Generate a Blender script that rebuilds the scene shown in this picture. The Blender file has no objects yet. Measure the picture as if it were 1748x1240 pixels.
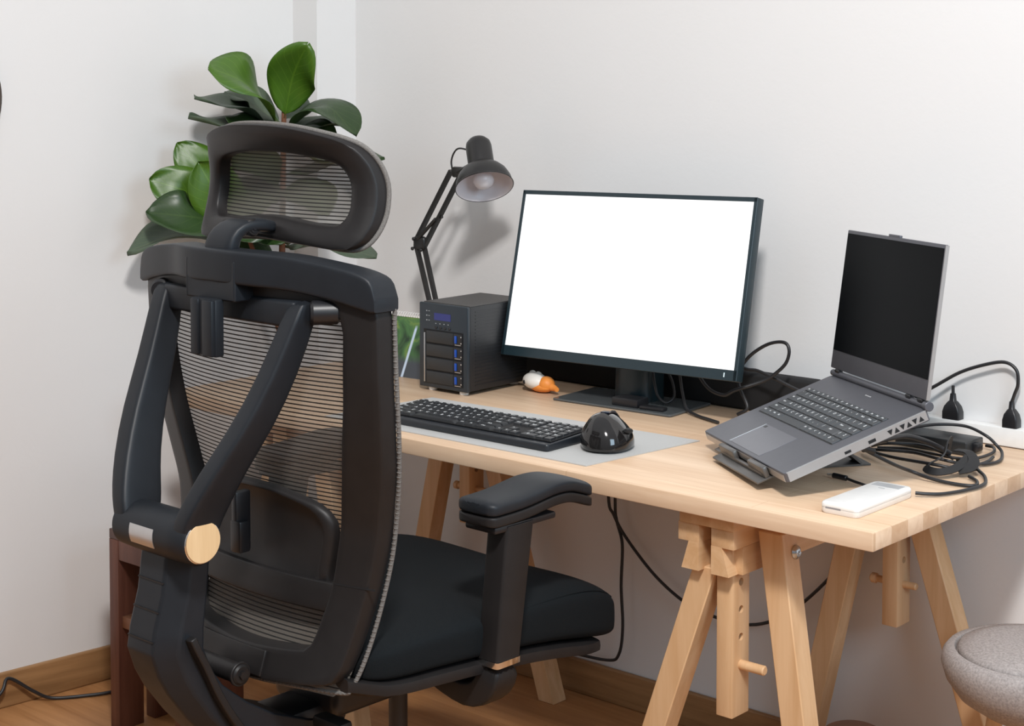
import bpy, bmesh, math, random
from mathutils import Vector, Matrix, Euler
random.seed(7)
S = bpy.context.scene
COL = S.collection
PI = math.pi
# ------------------------------------------------------------------ camera, light, exposure
cam = bpy.data.cameras.new('camera'); co = bpy.data.objects.new('camera', cam); COL.objects.link(co)
cam.sensor_width = 36; cam.lens = 59.11; cam.shift_y = -0.2061; cam.clip_start = .05
co.location = (1.2883, -3.0454, 1.467); co.rotation_euler = (PI/2-.04757, 0, .72279)
S.camera = co
vs = S.view_settings
vs.view_transform = 'Standard'; vs.look = 'None'; vs.gamma = 1; vs.use_curve_mapping = False
vs.exposure = 0.0
W = bpy.data.worlds.new('world'); S.world = W; W.use_nodes = True
W.node_tree.nodes['Background'].inputs[0].default_value = (.96, .97, 1, 1)
_t = W.node_tree; _c = _t.nodes.new('ShaderNodeTexCoord'); _x = _t.nodes.new('ShaderNodeSeparateXYZ'); _m = _t.nodes.new('ShaderNodeMapRange')
_m.inputs[1].default_value = -.05; _m.inputs[2].default_value = .8; _m.inputs[3].default_value = .17; _m.inputs[4].default_value = .62   # dim far walls, bright ceiling
_t.links.new(_c.outputs['Generated'], _x.inputs[0]); _t.links.new(_x.outputs[2], _m.inputs[0]); _t.links.new(_m.outputs[0], _t.nodes['Background'].inputs[1])
def area(name, loc, target, size, power, color, sy=None):
    l = bpy.data.lights.new(name, 'AREA'); l.energy = power; l.color = color; l.size = size
    if sy: l.shape = 'RECTANGLE'; l.size_y = sy
    o = bpy.data.objects.new(name, l); COL.objects.link(o); o.location = loc
    o.rotation_euler = (Vector(target)-Vector(loc)).to_track_quat('-Z', 'Y').to_euler()
    return o
area('ceiling_lamp', (.98, -2.6, 3.45), (-.9, -.4, .5), .38, 116, (1, .972, .95))
area('window_daylight', (2.3, -1.7, 2.05), (-.4, -.1, 1.0), 1.2, 38, (.62, .83, 1), 1.1)

# ------------------------------------------------------------------ materials
def nt(name):
    m = bpy.data.materials.new(name); m.use_nodes = True
    t = m.node_tree; b = t.nodes['Principled BSDF']
    return m, t, b
def N(t, typ, **k):
    n = t.nodes.new(typ)
    for a, v in k.items():
        if a.startswith('i_'):
            key = a[2:]
            key = int(key) if key.isdigit() else key.replace('_', ' ')
            n.inputs[key].default_value = v
        else: setattr(n, a, v)
    return n
def pm(name, col, rough=.5, metal=0, spec=.5, nscale=60, nvar=.06, bump=.0, bscale=300, coat=0):
    m, t, b = nt(name)
    L = t.links.new
    b.inputs['Roughness'].default_value = rough; b.inputs['Metallic'].default_value = metal
    b.inputs['Specular IOR Level'].default_value = spec; b.inputs['Coat Weight'].default_value = coat
    tc = N(t, 'ShaderNodeTexCoord'); n = N(t, 'ShaderNodeTexNoise', i_Scale=nscale, i_Detail=3.)
    L(tc.outputs['Object'], n.inputs['Vector'])
    r = N(t, 'ShaderNodeMix', data_type='RGBA')
    r.inputs[6].default_value = (*[c*(1-nvar) for c in col], 1); r.inputs[7].default_value = (*[min(1, c*(1+nvar)) for c in col], 1)
    L(n.outputs[0], r.inputs[0]); L(r.outputs[2], b.inputs['Base Color'])
    if bump:
        n2 = N(t, 'ShaderNodeTexNoise', i_Scale=bscale, i_Detail=2.); L(tc.outputs['Object'], n2.inputs['Vector'])
        bp = N(t, 'ShaderNodeBump', i_Strength=bump, i_Distance=.001); L(n2.outputs[0], bp.inputs['Height']); L(bp.outputs[0], b.inputs['Normal'])
    return m
def wood(name, c1, c2, axis='X', scale=1., rough=.45, stave=None, sv=.10, bump=.05):
    """grain running along axis; optional staves (length, width)"""
    m, t, b = nt(name); L = t.links.new
    tc = N(t, 'ShaderNodeTexCoord'); mp = N(t, 'ShaderNodeMapping')
    s = {'X': (1.6, 22, 22), 'Y': (22, 1.6, 22), 'Z': (22, 22, 1.6)}[axis]
    mp.inputs['Scale'].default_value = [q*scale for q in s]
    L(tc.outputs['Object'], mp.inputs[0])
    n = N(t, 'ShaderNodeTexNoise', i_Scale=1.6, i_Detail=6., i_Roughness=.6, i_Distortion=.5); L(mp.outputs[0], n.inputs['Vector'])
    cr = N(t, 'ShaderNodeValToRGB'); cr.color_ramp.elements[0].position = .32; cr.color_ramp.elements[1].position = .68
    cr.color_ramp.elements[0].color = (*c1, 1); cr.color_ramp.elements[1].color = (*c2, 1); L(n.outputs[0], cr.inputs[0])
    out = cr.outputs[0]
    if stave:
        br = N(t, 'ShaderNodeTexBrick', i_Scale=1., i_Mortar_Size=.0006, i_Bias=0., i_Brick_Width=stave[0], i_Row_Height=stave[1])
        br.inputs['Color1'].default_value = (1-sv, 1-sv*1.25, 1-sv*1.5, 1); br.inputs['Color2'].default_value = (1, 1, 1, 1); br.inputs['Mortar'].default_value = (.8, .72, .64, 1)
        br.offset = .37
        if axis == 'Y' or axis == 'Z':
            mr = N(t, 'ShaderNodeMapping'); mr.inputs['Rotation'].default_value = (0, 0, PI/2) if axis == 'Y' else (0, PI/2, 0)
            L(tc.outputs['Object'], mr.inputs[0]); L(mr.outputs[0], br.inputs['Vector'])
        else: L(tc.outputs['Object'], br.inputs['Vector'])
        mx = N(t, 'ShaderNodeMix', data_type='RGBA', blend_type='MULTIPLY'); mx.inputs[0].default_value = 1
        L(out, mx.inputs[6]); L(br.outputs[0], mx.inputs[7]); out = mx.outputs[2]
    L(out, b.inputs['Base Color']); b.inputs['Roughness'].default_value = rough
    bp = N(t, 'ShaderNodeBump', i_Strength=bump, i_Distance=.001); L(n.outputs[0], bp.inputs['Height']); L(bp.outputs[0], b.inputs['Normal'])
    return m
def mesh_mat(name, period, solid, dark, dust, alpha):
    """woven chair mesh: dark cords in rows with a fine see-through weave between"""
    m, t, b = nt(name); L = t.links.new
    tc = N(t, 'ShaderNodeTexCoord'); sp = N(t, 'ShaderNodeSeparateXYZ'); L(tc.outputs['Object'], sp.inputs[0])
    mu = N(t, 'ShaderNodeMath', operation='MULTIPLY'); mu.inputs[1].default_value = 1/period; L(sp.outputs[2], mu.inputs[0])
    fr = N(t, 'ShaderNodeMath', operation='FRACT'); L(mu.outputs[0], fr.inputs[0])
    lt = N(t, 'ShaderNodeMath', operation='LESS_THAN'); lt.inputs[1].default_value = solid; L(fr.outputs[0], lt.inputs[0])
    mx = N(t, 'ShaderNodeMix', data_type='RGBA'); mx.inputs[6].default_value = (*dust, 1); mx.inputs[7].default_value = (*dark, 1); L(lt.outputs[0], mx.inputs[0]); L(mx.outputs[2], b.inputs['Base Color'])
    b.inputs['Roughness'].default_value = .8
    ma = N(t, 'ShaderNodeMath', operation='MULTIPLY_ADD'); ma.inputs[1].default_value = 1-alpha; ma.inputs[2].default_value = alpha; L(lt.outputs[0], ma.inputs[0]); L(ma.outputs[0], b.inputs['Alpha'])
    return m
def emis(name, col, s):
    m, t, b = nt(name); b.inputs['Base Color'].default_value = (0.02, .02, .02, 1)
    b.inputs['Emission Color'].default_value = (*col, 1); b.inputs['Emission Strength'].default_value = s; return m
def leafmat(name, c1, c2, rough=.38):
    m, t, b = nt(name); L = t.links.new
    uv = N(t, 'ShaderNodeUVMap'); sp = N(t, 'ShaderNodeSeparateXYZ'); L(uv.outputs[0], sp.inputs[0])
    # veins: midrib + side veins from the leaf's own uv
    ab = N(t, 'ShaderNodeMath', operation='ABSOLUTE'); sb = N(t, 'ShaderNodeMath', operation='SUBTRACT'); sb.inputs[1].default_value = .5
    L(sp.outputs[0], sb.inputs[0]); L(sb.outputs[0], ab.inputs[0])
    m1 = N(t, 'ShaderNodeMath', operation='LESS_THAN'); m1.inputs[1].default_value = .018; L(ab.outputs[0], m1.inputs[0])
    k = N(t, 'ShaderNodeMath', operation='MULTIPLY_ADD'); k.inputs[1].default_value = -.7; L(ab.outputs[0], k.inputs[0]); L(sp.outputs[1], k.inputs[2])
    k2 = N(t, 'ShaderNodeMath', operation='MULTIPLY'); k2.inputs[1].default_value = 8; L(k.outputs[0], k2.inputs[0])
    fr = N(t, 'ShaderNodeMath', operation='FRACT'); L(k2.outputs[0], fr.inputs[0])
    m2 = N(t, 'ShaderNodeMath', operation='LESS_THAN'); m2.inputs[1].default_value = .07; L(fr.outputs[0], m2.inputs[0])
    mxv = N(t, 'ShaderNodeMath', operation='MAXIMUM'); L(m1.outputs[0], mxv.inputs[0]); L(m2.outputs[0], mxv.inputs[1])
    tc = N(t, 'ShaderNodeTexCoord'); n = N(t, 'ShaderNodeTexNoise', i_Scale=18., i_Detail=3.); L(tc.outputs['Object'], n.inputs['Vector'])
    mx = N(t, 'ShaderNodeMix', data_type='RGBA'); mx.inputs[6].default_value = (*c1, 1); mx.inputs[7].default_value = (*c2, 1); L(n.outputs[0], mx.inputs[0])
    vf = N(t, 'ShaderNodeMath', operation='MULTIPLY'); vf.inputs[1].default_value = .35; L(mxv.outputs[0], vf.inputs[0])
    mv = N(t, 'ShaderNodeMix', data_type='RGBA'); mv.inputs[7].default_value = (c2[0]*1.5+.02, c2[1]*1.4+.02, c2[2]+.01, 1)
    L(vf.outputs[0], mv.inputs[0]); L(mx.outputs[2], mv.inputs[6]); L(mv.outputs[2], b.inputs['Base Color'])
    bp = N(t, 'ShaderNodeBump', i_Strength=.5, i_Distance=.002, invert=True); L(mxv.outputs[0], bp.inputs['Height']); L(bp.outputs[0], b.inputs['Normal'])
    b.inputs['Roughness'].default_value = rough
    return m
WALL = pm('wall_paint', (.755, .748, .742), .75, spec=.2, nscale=3, nvar=.012, bump=.25, bscale=90)
PLASTIC = pm('charcoal_plastic', (.014, .0125, .0125), .46, spec=.33, nscale=25, nvar=.25, bump=.06, bscale=900)
PLASTIC2 = pm('slate_plastic', (.012, .0145, .0185), .48, spec=.33, nscale=30, nvar=.2, bump=.05, bscale=900)
BLACK = pm('black_plastic', (.012, .012, .014), .38)
GLOSS = pm('gloss_black', (.012, .011, .011), .09, coat=.3)
RUBBER = pm('black_rubber', (.012, .012, .013), .6)
CABLE = pm('cable_rubber', (.018, .018, .020), .42)
FABRIC = pm('black_seat_fabric', (.006, .008, .0095), .95, spec=.2, nscale=700, nvar=.5, bump=.6, bscale=1400)
BEAD = pm('grey_woven_edge', (.15, .14, .13), .8, nscale=500, nvar=.6, bump=.8, bscale=500)
MESH = mesh_mat('backrest_mesh', .0071, .30, (.012, .011, .010), (.20, .175, .15), .60)
MESH2 = mesh_mat('headrest_net', .0063, .32, (.012, .011, .010), (.17, .155, .135), .66)
BEECH = wood('beech_top', (.64, .435, .28), (.76, .565, .395), 'X', 1., .42, stave=(.62, .052), sv=.07)
PINE_Z = wood('pale_beech_upright', (.60, .355, .175), (.72, .475, .27), 'Z', 1., .5)
PINE_Y = wood('pale_beech_beam', (.60, .355, .175), (.72, .475, .27), 'Y', 1., .5)
DARKWOOD = wood('dark_stained_wood', (.085, .028, .017), (.145, .055, .034), 'Z', 1.2, .45)
FLOORM = wood('laminate_floor', (.36, .165, .06), (.55, .28, .118), 'X', .8, .42, stave=(1.2, .13), sv=.14)
BASEM = wood('brown_skirting', (.21, .105, .04), (.40, .22, .095), 'X', .9, .45)
BASEMY = wood('brown_skirting_side', (.21, .105, .04), (.40, .22, .095), 'Y', .9, .45)
SILVER = pm('silver_metal', (.62, .62, .62), .3, metal=.9)
CHROME = pm('chrome', (.8, .78, .76), .12, metal=1)
CHROMEW = pm('zinc_bolt', (.55, .6, .65), .25, metal=1)
DISC = wood('maple_disc', (.68, .46, .24), (.78, .56, .32), 'Z', 1.5, .5)
LAPTOP = pm('grey_aluminium', (.115, .118, .135), .45, metal=.4, bump=.03, bscale=1500)
LAPEDGE = pm('silver_edge', (.46, .44, .43), .35, metal=.5)
KEYM = pm('laptop_key', (.055, .060, .066), .5)
KEYB = pm('keyboard_key', (.010, .012, .015), .42)
GLYPH = pm('key_legend_white', (.75, .77, .78), .5)
SCREENOFF = pm('switched_off_panel', (.0015, .002, .003), .35, spec=.05, nvar=0)
TEALBEZ = pm('dark_teal_bezel', (.013, .028, .036), .35)
WHITE = pm('white_plastic', (.80, .79, .77), .3)
PADM = pm('grey_desk_mat', (.46, .46, .45), .8, nscale=300, nvar=.04)
GLASSB = pm('grey_stand_plate', (.085, .092, .095), .22, nscale=14, nvar=.3)
GREYF = pm('grey_melange_fabric', (.36, .325, .31), .95, spec=.15, nscale=260, nvar=.55, bump=.7, bscale=900)
BLUE = pm('blue_latch', (.01, .07, .38), .3)
LCD = emis('blue_lcd', (.02, .035, .28), .45)
LED = pm('grey_print', (.35, .37, .38), .5)
STEM = pm('reddish_brown_stem', (.20, .075, .035), .7, nscale=60, nvar=.35, bump=.4, bscale=150)
LEAFB = leafmat('bright_green_leaf', (.036, .095, .008), (.075, .165, .012))
LEAFD = leafmat('dark_green_leaf', (.014, .036, .009), (.028, .062, .014))
LEAFG = leafmat('grey_green_leaf', (.05, .075, .045), (.085, .12, .075), .5)
ORANGE = pm('orange_clay', (.80, .27, .045), .5)
CREAM = pm('cream_clay', (.82, .78, .72), .45)
SHADEIN = pm('white_enamel', (.75, .70, .72), .4)
SCREENW = emis('lit_white_screen', (1, 1, 1), 1.25)
WHITEST = emis('white_led', (.8, .95, 1), 1.2)
BRONZE = pm('brown_lid', (.30, .17, .12), .55)
SEAM = pm('dark_gap', (.004, .004, .005), .7)

# ------------------------------------------------------------------ mesh helpers
def link(name, me, mat, parent=None, loc=(0, 0, 0), rot=(0, 0, 0)):
    o = bpy.data.objects.new(name, me); COL.objects.link(o)
    if mat is not None:
        for mm in (mat if isinstance(mat, (list, tuple)) else [mat]): me.materials.append(mm)
    if parent: o.parent = parent
    o.location = loc; o.rotation_euler = rot
    return o
def obj(name, bm, mat, parent=None, smooth=None, loc=(0, 0, 0), rot=(0, 0, 0)):
    me = bpy.data.meshes.new(name); bmesh.ops.recalc_face_normals(bm, faces=bm.faces[:]); bm.to_mesh(me); bm.free()
    if smooth is not None:
        for p in me.polygons: p.use_smooth = True
        if smooth: me.set_sharp_from_angle(angle=math.radians(smooth))
    return link(name, me, mat, parent, loc, rot)
def meta(o, label=None, cat=None, group=None, kind=None):
    if label: o['label'] = label
    if cat: o['category'] = cat
    if group: o['group'] = group
    if kind: o['kind'] = kind
    return o
def empty(name, label, cat, loc=(0, 0, 0), rot=(0, 0, 0), group=None):
    o = bpy.data.objects.new(name, None); COL.objects.link(o); o.location = loc; o.rotation_euler = rot; o.empty_display_size = .05
    return meta(o, label, cat, group)
def rearward(o):
    me = o.data; a = sum(p.normal.y*p.area for p in me.polygons)
    if a > 0: me.flip_normals()
    return o
def mod_bevel(o, w, seg=2, ang=35):
    m = o.modifiers.new('bevel', 'BEVEL'); m.width = w; m.segments = seg; m.limit_method = 'ANGLE'; m.angle_limit = math.radians(ang); return o
def mod_sub(o, l=2):
    m = o.modifiers.new('sub', 'SUBSURF'); m.levels = l; m.render_levels = l; return o
def mod_solid(o, t, off=-1):
    m = o.modifiers.new('solid', 'SOLIDIFY'); m.thickness = t; m.offset = off; return o
def box(bm, c, s, rot=None, bev=0, seg=2, mi=0):
    M = Matrix.Translation(c) @ (Euler(rot).to_matrix().to_4x4() if rot else Matrix()) @ Matrix.Diagonal((*s, 1))
    r = bmesh.ops.create_cube(bm, size=1, matrix=M)
    fs = set(f for v in r['verts'] for f in v.link_faces)
    for f in fs: f.material_index = mi
    if bev:
        es = set(e for v in r['verts'] for e in v.link_edges)
        bmesh.ops.bevel(bm, geom=list(es), offset=bev, segments=seg, affect='EDGES', profile=.5)
    return bm
def B(): return bmesh.new()
def bx(name, c, s, mat, parent=None, bev=0.002, rot=None, seg=2, smooth=40):
    return obj(name, box(B(), c, s, rot, bev, seg), mat, parent, smooth)
def cat(pts, n=6, closed=False):
    P = [Vector(p) for p in pts]; out = []; L = len(P)
    if L < 3: return P
    rng = range(L if closed else L-1)
    for i in rng:
        a = P[(i-1) % L] if closed or i > 0 else P[0]*2-P[1]; b = P[i]; c = P[(i+1) % L]; d = P[(i+2) % L] if closed or i+2 < L else P[-1]*2-P[-2]
        for k in range(n):
            t = k/n
            out.append(.5*((2*b)+(-a+c)*t+(2*a-5*b+4*c-d)*t*t+(-a+3*b-3*c+d)*t**3))
    if not closed: out.append(P[-1])
    return out
def tube(bm, pts, r, n=10, closed=False, sm=6, cap=True, prof=None):
    P = cat(pts, sm, closed) if sm else [Vector(p) for p in pts]
    L = len(P); rs = r if callable(r) else (lambda t: r)
    T = []
    for i in range(L):
        a = P[i-1] if (i > 0 or closed) else P[i]; b = P[(i+1) % L] if (i < L-1 or closed) else P[i]
        T.append((b-a).normalized())
    up = Vector((0, 0, 1)) if abs(T[0].z) < .9 else Vector((1, 0, 0))
    u = (up-T[0]*up.dot(T[0])).normalized(); rings = []
    for i in range(L):
        u = (u-T[i]*u.dot(T[i])).normalized(); v = T[i].cross(u); rr = rs(i/(L-1))
        if prof: ring = [bm.verts.new(P[i]+u*a*rr+v*b*rr) for a, b in prof]
        else: ring = [bm.verts.new(P[i]+(u*math.cos(2*PI*k/n)+v*math.sin(2*PI*k/n))*rr) for k in range(n)]
        rings.append(ring)
    n = len(rings[0])
    for i in range(L if closed else L-1):
        A = rings[i]; Bq = rings[(i+1) % L]
        for k in range(n): bm.faces.new((A[k], A[(k+1) % n], Bq[(k+1) % n], Bq[k]))
    if cap and not closed:
        bm.faces.new(rings[0][::-1]); bm.faces.new(rings[-1])
    return bm
def loft(bm, rings, cap=True, closed=True):
    R = [[bm.verts.new(p) for p in r] for r in rings]; n = len(R[0])
    for A, Bq in zip(R, R[1:]):
        for k in range(n if closed else n-1): bm.faces.new((A[k], A[(k+1) % n], Bq[(k+1) % n], Bq[k]))
    if cap: bm.faces.new(R[0][::-1]); bm.faces.new(R[-1])
    return bm
def lathe(bm, prof, n=40, M=None, close=False):
    M = M or Matrix()
    rings = []
    for r, zz in prof:
        if r < 1e-6: rings.append([bm.verts.new(M @ Vector((0, 0, zz)))])
        else: rings.append([bm.verts.new(M @ Vector((r*math.cos(2*PI*k/n), r*math.sin(2*PI*k/n), zz))) for k in range(n)])
    for A, Bq in zip(rings, rings[1:]):
        for k in range(n):
            if len(A) == 1 and len(Bq) == 1: continue
            if len(A) == 1: bm.faces.new((A[0], Bq[k], Bq[(k+1) % n]))
            elif len(Bq) == 1: bm.faces.new((A[k], A[(k+1) % n], Bq[0]))
            else: bm.faces.new((A[k], A[(k+1) % n], Bq[(k+1) % n], Bq[k]))
    return bm
def cyl(bm, a, b, r, n=24, bev=0):
    a = Vector(a); b = Vector(b); h = (b-a).length
    M = Matrix.Translation(a) @ (b-a).to_track_quat('Z', 'Y').to_matrix().to_4x4()
    if bev: lathe(bm, [(0, 0), (r-bev, 0), (r, bev), (r, h-bev), (r-bev, h), (0, h)], n, M)
    else: lathe(bm, [(0, 0), (r, 0), (r, h), (0, h)], n, M)
    return bm
def prism(bm, poly, f0, f1):
    a = [bm.verts.new(f0(x, y)) for x, y in poly]; b = [bm.verts.new(f1(x, y)) for x, y in poly]; n = len(poly)
    for k in range(n): bm.faces.new((a[k], a[(k+1) % n], b[(k+1) % n], b[k]))
    bm.faces.new(a[::-1]); bm.faces.new(b); return bm
def rrect(w, h, r, n=5, cx=0, cy=0):
    out = []
    for sx, sy, a0 in ((1, 1, 0), (-1, 1, 90), (-1, -1, 180), (1, -1, 270)):
        for k in range(n+1):
            a = math.radians(a0+90*k/n); out.append((cx+sx*(w/2-r)+r*math.cos(a), cy+sy*(h/2-r)+r*math.sin(a)))
    return out
def sell(cx, cz, hx, hz, e, n):
    out = []
    for k in range(n):
        a = 2*PI*k/n; c = math.cos(a); s = math.sin(a)
        out.append((cx+hx*math.copysign(abs(c)**(2/e), c), cz+hz*math.copysign(abs(s)**(2/e), s)))
    return out
def interp(x, xs, ys):
    if x <= xs[0]: return ys[0]
    for i in range(len(xs)-1):
        if x <= xs[i+1]:
            t = (x-xs[i])/(xs[i+1]-xs[i]); return ys[i]+(ys[i+1]-ys[i])*t
    return ys[-1]
def sm_interp(x, xs, ys):   # cubic hermite
    n = len(xs)
    if x <= xs[0]: return ys[0]
    if x >= xs[-1]: return ys[-1]
    for i in range(n-1):
        if x <= xs[i+1]:
            h = xs[i+1]-xs[i]; t = (x-xs[i])/h
            m0 = (ys[i+1]-ys[max(i-1, 0)])/(xs[i+1]-xs[max(i-1, 0)]); m1 = (ys[min(i+2, n-1)]-ys[i])/(xs[min(i+2, n-1)]-xs[i])
            return (2*t**3-3*t*t+1)*ys[i]+(t**3-2*t*t+t)*h*m0+(-2*t**3+3*t*t)*ys[i+1]+(t**3-t*t)*h*m1
def text_mesh(s, size, ext=.0002, align='CENTER'):
    cu = bpy.data.curves.new('txt', 'FONT'); cu.body = s; cu.size = size; cu.extrude = ext; cu.align_x = align; cu.align_y = 'CENTER'; cu.resolution_u = 2
    to = bpy.data.objects.new('txt', cu); me = bpy.data.meshes.new_from_object(to); bpy.data.objects.remove(to); bpy.data.curves.remove(cu)
    return me

# ------------------------------------------------------------------ room
def struct(name, c, s, mat, rot=(0, 0, 0)):
    o = obj(name, box(B(), (0, 0, 0), s), mat, None, None, c, rot); o['kind'] = 'structure'; return o
struct('floor', (.1, -1.7, -.02), (5.4, 4.6, .04), FLOORM)
struct('wall_back', (.15, .06, 1.3), (5.5, .12, 2.66), WALL)
la = math.atan(.107)                       # the left wall runs a few degrees off square
def LW(y, off=0): return -2.038+(y+.136)*.107+off
struct('wall_left', (LW(-1.9)-.06, -1.9, 1.3), (.12, 4.1, 2.66), WALL, (0, 0, -la))
struct('wall_column', (-2.03, -.06, 1.3), (.169, .1514, 2.66), WALL)
struct('baseboard_back', (.15-.02, -.006, .041), (4.2, .012, .082), BASEM)
mod_bevel(bpy.data.objects['baseboard_back'], .004)
o = struct('baseboard_left', (LW(-1.45)+.006, -1.45, .041), (.014, 2.6, .082), BASEMY, (0, 0, -la)); mod_bevel(o, .004)
# dark rounded edge of a wall clock that just enters at the picture's left edge is outside the useful frame

# ------------------------------------------------------------------ desk top
desk = bx('worktop', (-1.778/2, -.03-.705/2, .75-.0156), (1.778, .705, .0312), BEECH, None, .003)
meta(desk, 'long beech butcher-block desk top resting on two wooden trestles', 'worktop')

# ------------------------------------------------------------------ trestle
def beam(bm, a, b, w, d, ax='x'):
    """box bar from a to b, w across x and d across y, horizontal ends"""
    a = Vector(a); b = Vector(b)
    r = []
    for p in (a, b):
        r.append([p+Vector((sx*w/2, sy*d/2, 0)) for sx, sy in ((-1, -1), (1, -1), (1, 1), (-1, 1))])
    return loft(bm, r)
def trestle():
    t = empty('trestle', 'wooden trestle with peg-and-hole height posts under the right end of the desk', 'trestle', (-.32, -.37, 0), group=None)
    ox, oy = -.32, -.37
    Q = lambda x, y, zz: (x-ox, y-oy, zz)
    o = bx('top_board', Q(-.332, -.39, .7065), (.112, .64, .0235), PINE_Y, t, .002)
    for x0, w, sgn in ((-.372, .043, -1), (-.302, .046, 1)):
        # twin rails with a dovetail cut end
        xc = x0-ox; hw = w/2
        z1, z0, zm = .6945, .614, .662
        xo = xc+sgn*hw; xi = xc-sgn*hw
        y0, y1 = -.705-oy, -.075-oy
        bm = B()
        box(bm, (xc, (y0+y1)/2, (zm+z1)/2), (w, y1-y0, z1-zm), bev=.001)
        # lower half, its ends cut back to a wedge
        xm = xc-sgn*.002
        poly = [(xi, z0), (xi+sgn*.036, z0), (xi+sgn*.021, zm+.001), (xi, zm+.001)]
        prism(bm, poly, lambda x, q: (x, y0, q), lambda x, q: (x, y0+.028, q))
        box(bm, (xc, (y0+y1)/2+.014, (z0+zm)/2), (w, y1-y0-.028, zm-z0), bev=.001)
        obj('rail', bm, PINE_Y, t, 40)
    # height posts with drilled holes
    for y, zb, pegz, px in ((-.655, .362, .451, .017), (-.105, .385, .466, .030)):
        bm = B(); box(bm, Q(-.330+px, y, (zb+.694)/2), (.033, .052, .694-zb), bev=.002)
        ob = obj('post', bm, PINE_Z, t, 40)
        cut = B()
        for k in range(4):
            zz = pegz+.048*(k+1)
            cyl(cut, Q(-.36+px, y, zz), Q(-.30+px, y, zz), .0068, 20)
        me = bpy.data.meshes.new('cut'); bmesh.ops.recalc_face_normals(cut, faces=cut.faces[:]); cut.to_mesh(me); cut.free()
        co_ = bpy.data.objects.new('cut', me); COL.objects.link(co_); co_.parent = t
        md = ob.modifiers.new('b', 'BOOLEAN'); md.object = co_; md.operation = 'DIFFERENCE'; md.solver = 'EXACT'
        bpy.context.view_layer.update()
        dg = bpy.context.evaluated_depsgraph_get(); nm = bpy.data.meshes.new_from_object(ob.evaluated_get(dg)); ob.modifiers.clear(); ob.data = nm
        bpy.data.objects.remove(co_)
        bm = B()
        if y < -.5: cyl(bm, Q(-.355+px, y, pegz), Q(-.264+px, y, pegz), .0085, 20, .002)
        else:
            cyl(bm, Q(-.372+px, y, pegz), Q(-.285+px, y, pegz), .007, 20, .002); cyl(bm, Q(-.385+px, y, pegz), Q(-.37+px, y, pegz), .010, 20, .003)
        obj('peg', bm, PINE_Z, t, 40)
    # legs, splayed out from the rails
    for n_, top, zt, bot, bolt in (('a', (-.350, -.665), .618, (-.567, -.665), None), ('b', (-.245, -.625), .688, (-.143, -.625), 1),
                            ('c', (-.373, -.10), .66, (-.523, -.10), None), ('d', (-.262, -.085), .62, (-.062, -.085), None)):
        dx = (bot[0]-top[0])/zt
        bm = B(); beam(bm, Q(top[0], top[1], zt), Q(bot[0], bot[1], 0), .047, .046)
        ob = mod_bevel(obj('leg', bm, PINE_Z, t, 40), .002)
        if n_ == 'a' or n_ == 'c': pass
        if bolt:
            bm = B(); p = Vector(Q(-.2155, -.612, .652))
            lathe(bm, [(0, .007), (.006, .0065), (.0115, .003), (.0125, 0), (.0125, -.002)], 20, Matrix.Translation(p) @ Euler((0, PI/2, 0)).to_matrix().to_4x4())
            box(bm, p+Vector((.007, 0, 0)), (.003, .008, .002)); box(bm, p+Vector((.007, 0, 0)), (.003, .002, .008))
            obj('bolt', bm, CHROMEW, ob, 40)
    return t
tr1 = trestle()
def copy_tree(o, par=None, loc=None):
    c = o.copy(); COL.objects.link(c); c.parent = par
    if loc is not None: c.location = loc
    for ch in [q for q in bpy.data.objects if q.parent == o and q != c]: copy_tree(ch, c)
    return c
tr2 = copy_tree(tr1, None, (-.32-1.135, -.37, 0)); tr2['label'] = 'wooden trestle in shade behind the office chair, under the left half of the desk'

# ------------------------------------------------------------------ office chair (local: x right, y forward)
CH = empty('office_chair', 'black mesh-back office chair with headrest pushed up to the desk', 'office chair', (-.8236, -.908, 0), (0, 0, math.radians(-1.587)))
ZE = [.46, .48, .55, .60, .65, .70, .75, .80, .9, 1.0, 1.1, 1.2]; YE = [-.370, -.362, -.335, -.320, -.309, -.302, -.299, -.304, -.319, -.330, -.335, -.338]
WE = [.21, .215, .23, .24, .248, .255, .262, .274, .291, .298, .298, .298]; KB = .6
def yb(x, zz): return sm_interp(zz, ZE, YE)+KB*(x*x-interp(zz, ZE, WE)**2)
def mirror_loop(half):      # half: list from top centre clockwise down the right side to bottom centre
    L = [(x, q) for x, q in half]; M = [(-x, q) for x, q in reversed(half) if abs(x) > 1e-6]
    return L+M
def ray_poly(c, a, poly):
    dx, dz = math.cos(a), math.sin(a); best = None
    for i in range(len(poly)):
        x1, z1 = poly[i][0]-c[0], poly[i][1]-c[1]; x2, z2 = poly[(i+1) % len(poly)][0]-c[0], poly[(i+1) % len(poly)][1]-c[1]
        ex, ez = x2-x1, z2-z1; det = dx*(-ez)+dz*ex
        if abs(det) < 1e-12: continue
        tt = (x1*(-ez)+z1*ex)/det; ss = (dx*z1-dz*x1)/det
        if tt > 0 and -1e-9 <= ss <= 1+1e-9 and (best is None or tt > best): best = tt
    return (c[0]+dx*best, c[1]+dz*best)
def smooth_poly(poly, n=4): return [(p.x, p.y) for p in cat([(x, q, 0) for x, q in poly], n, True)]
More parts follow.
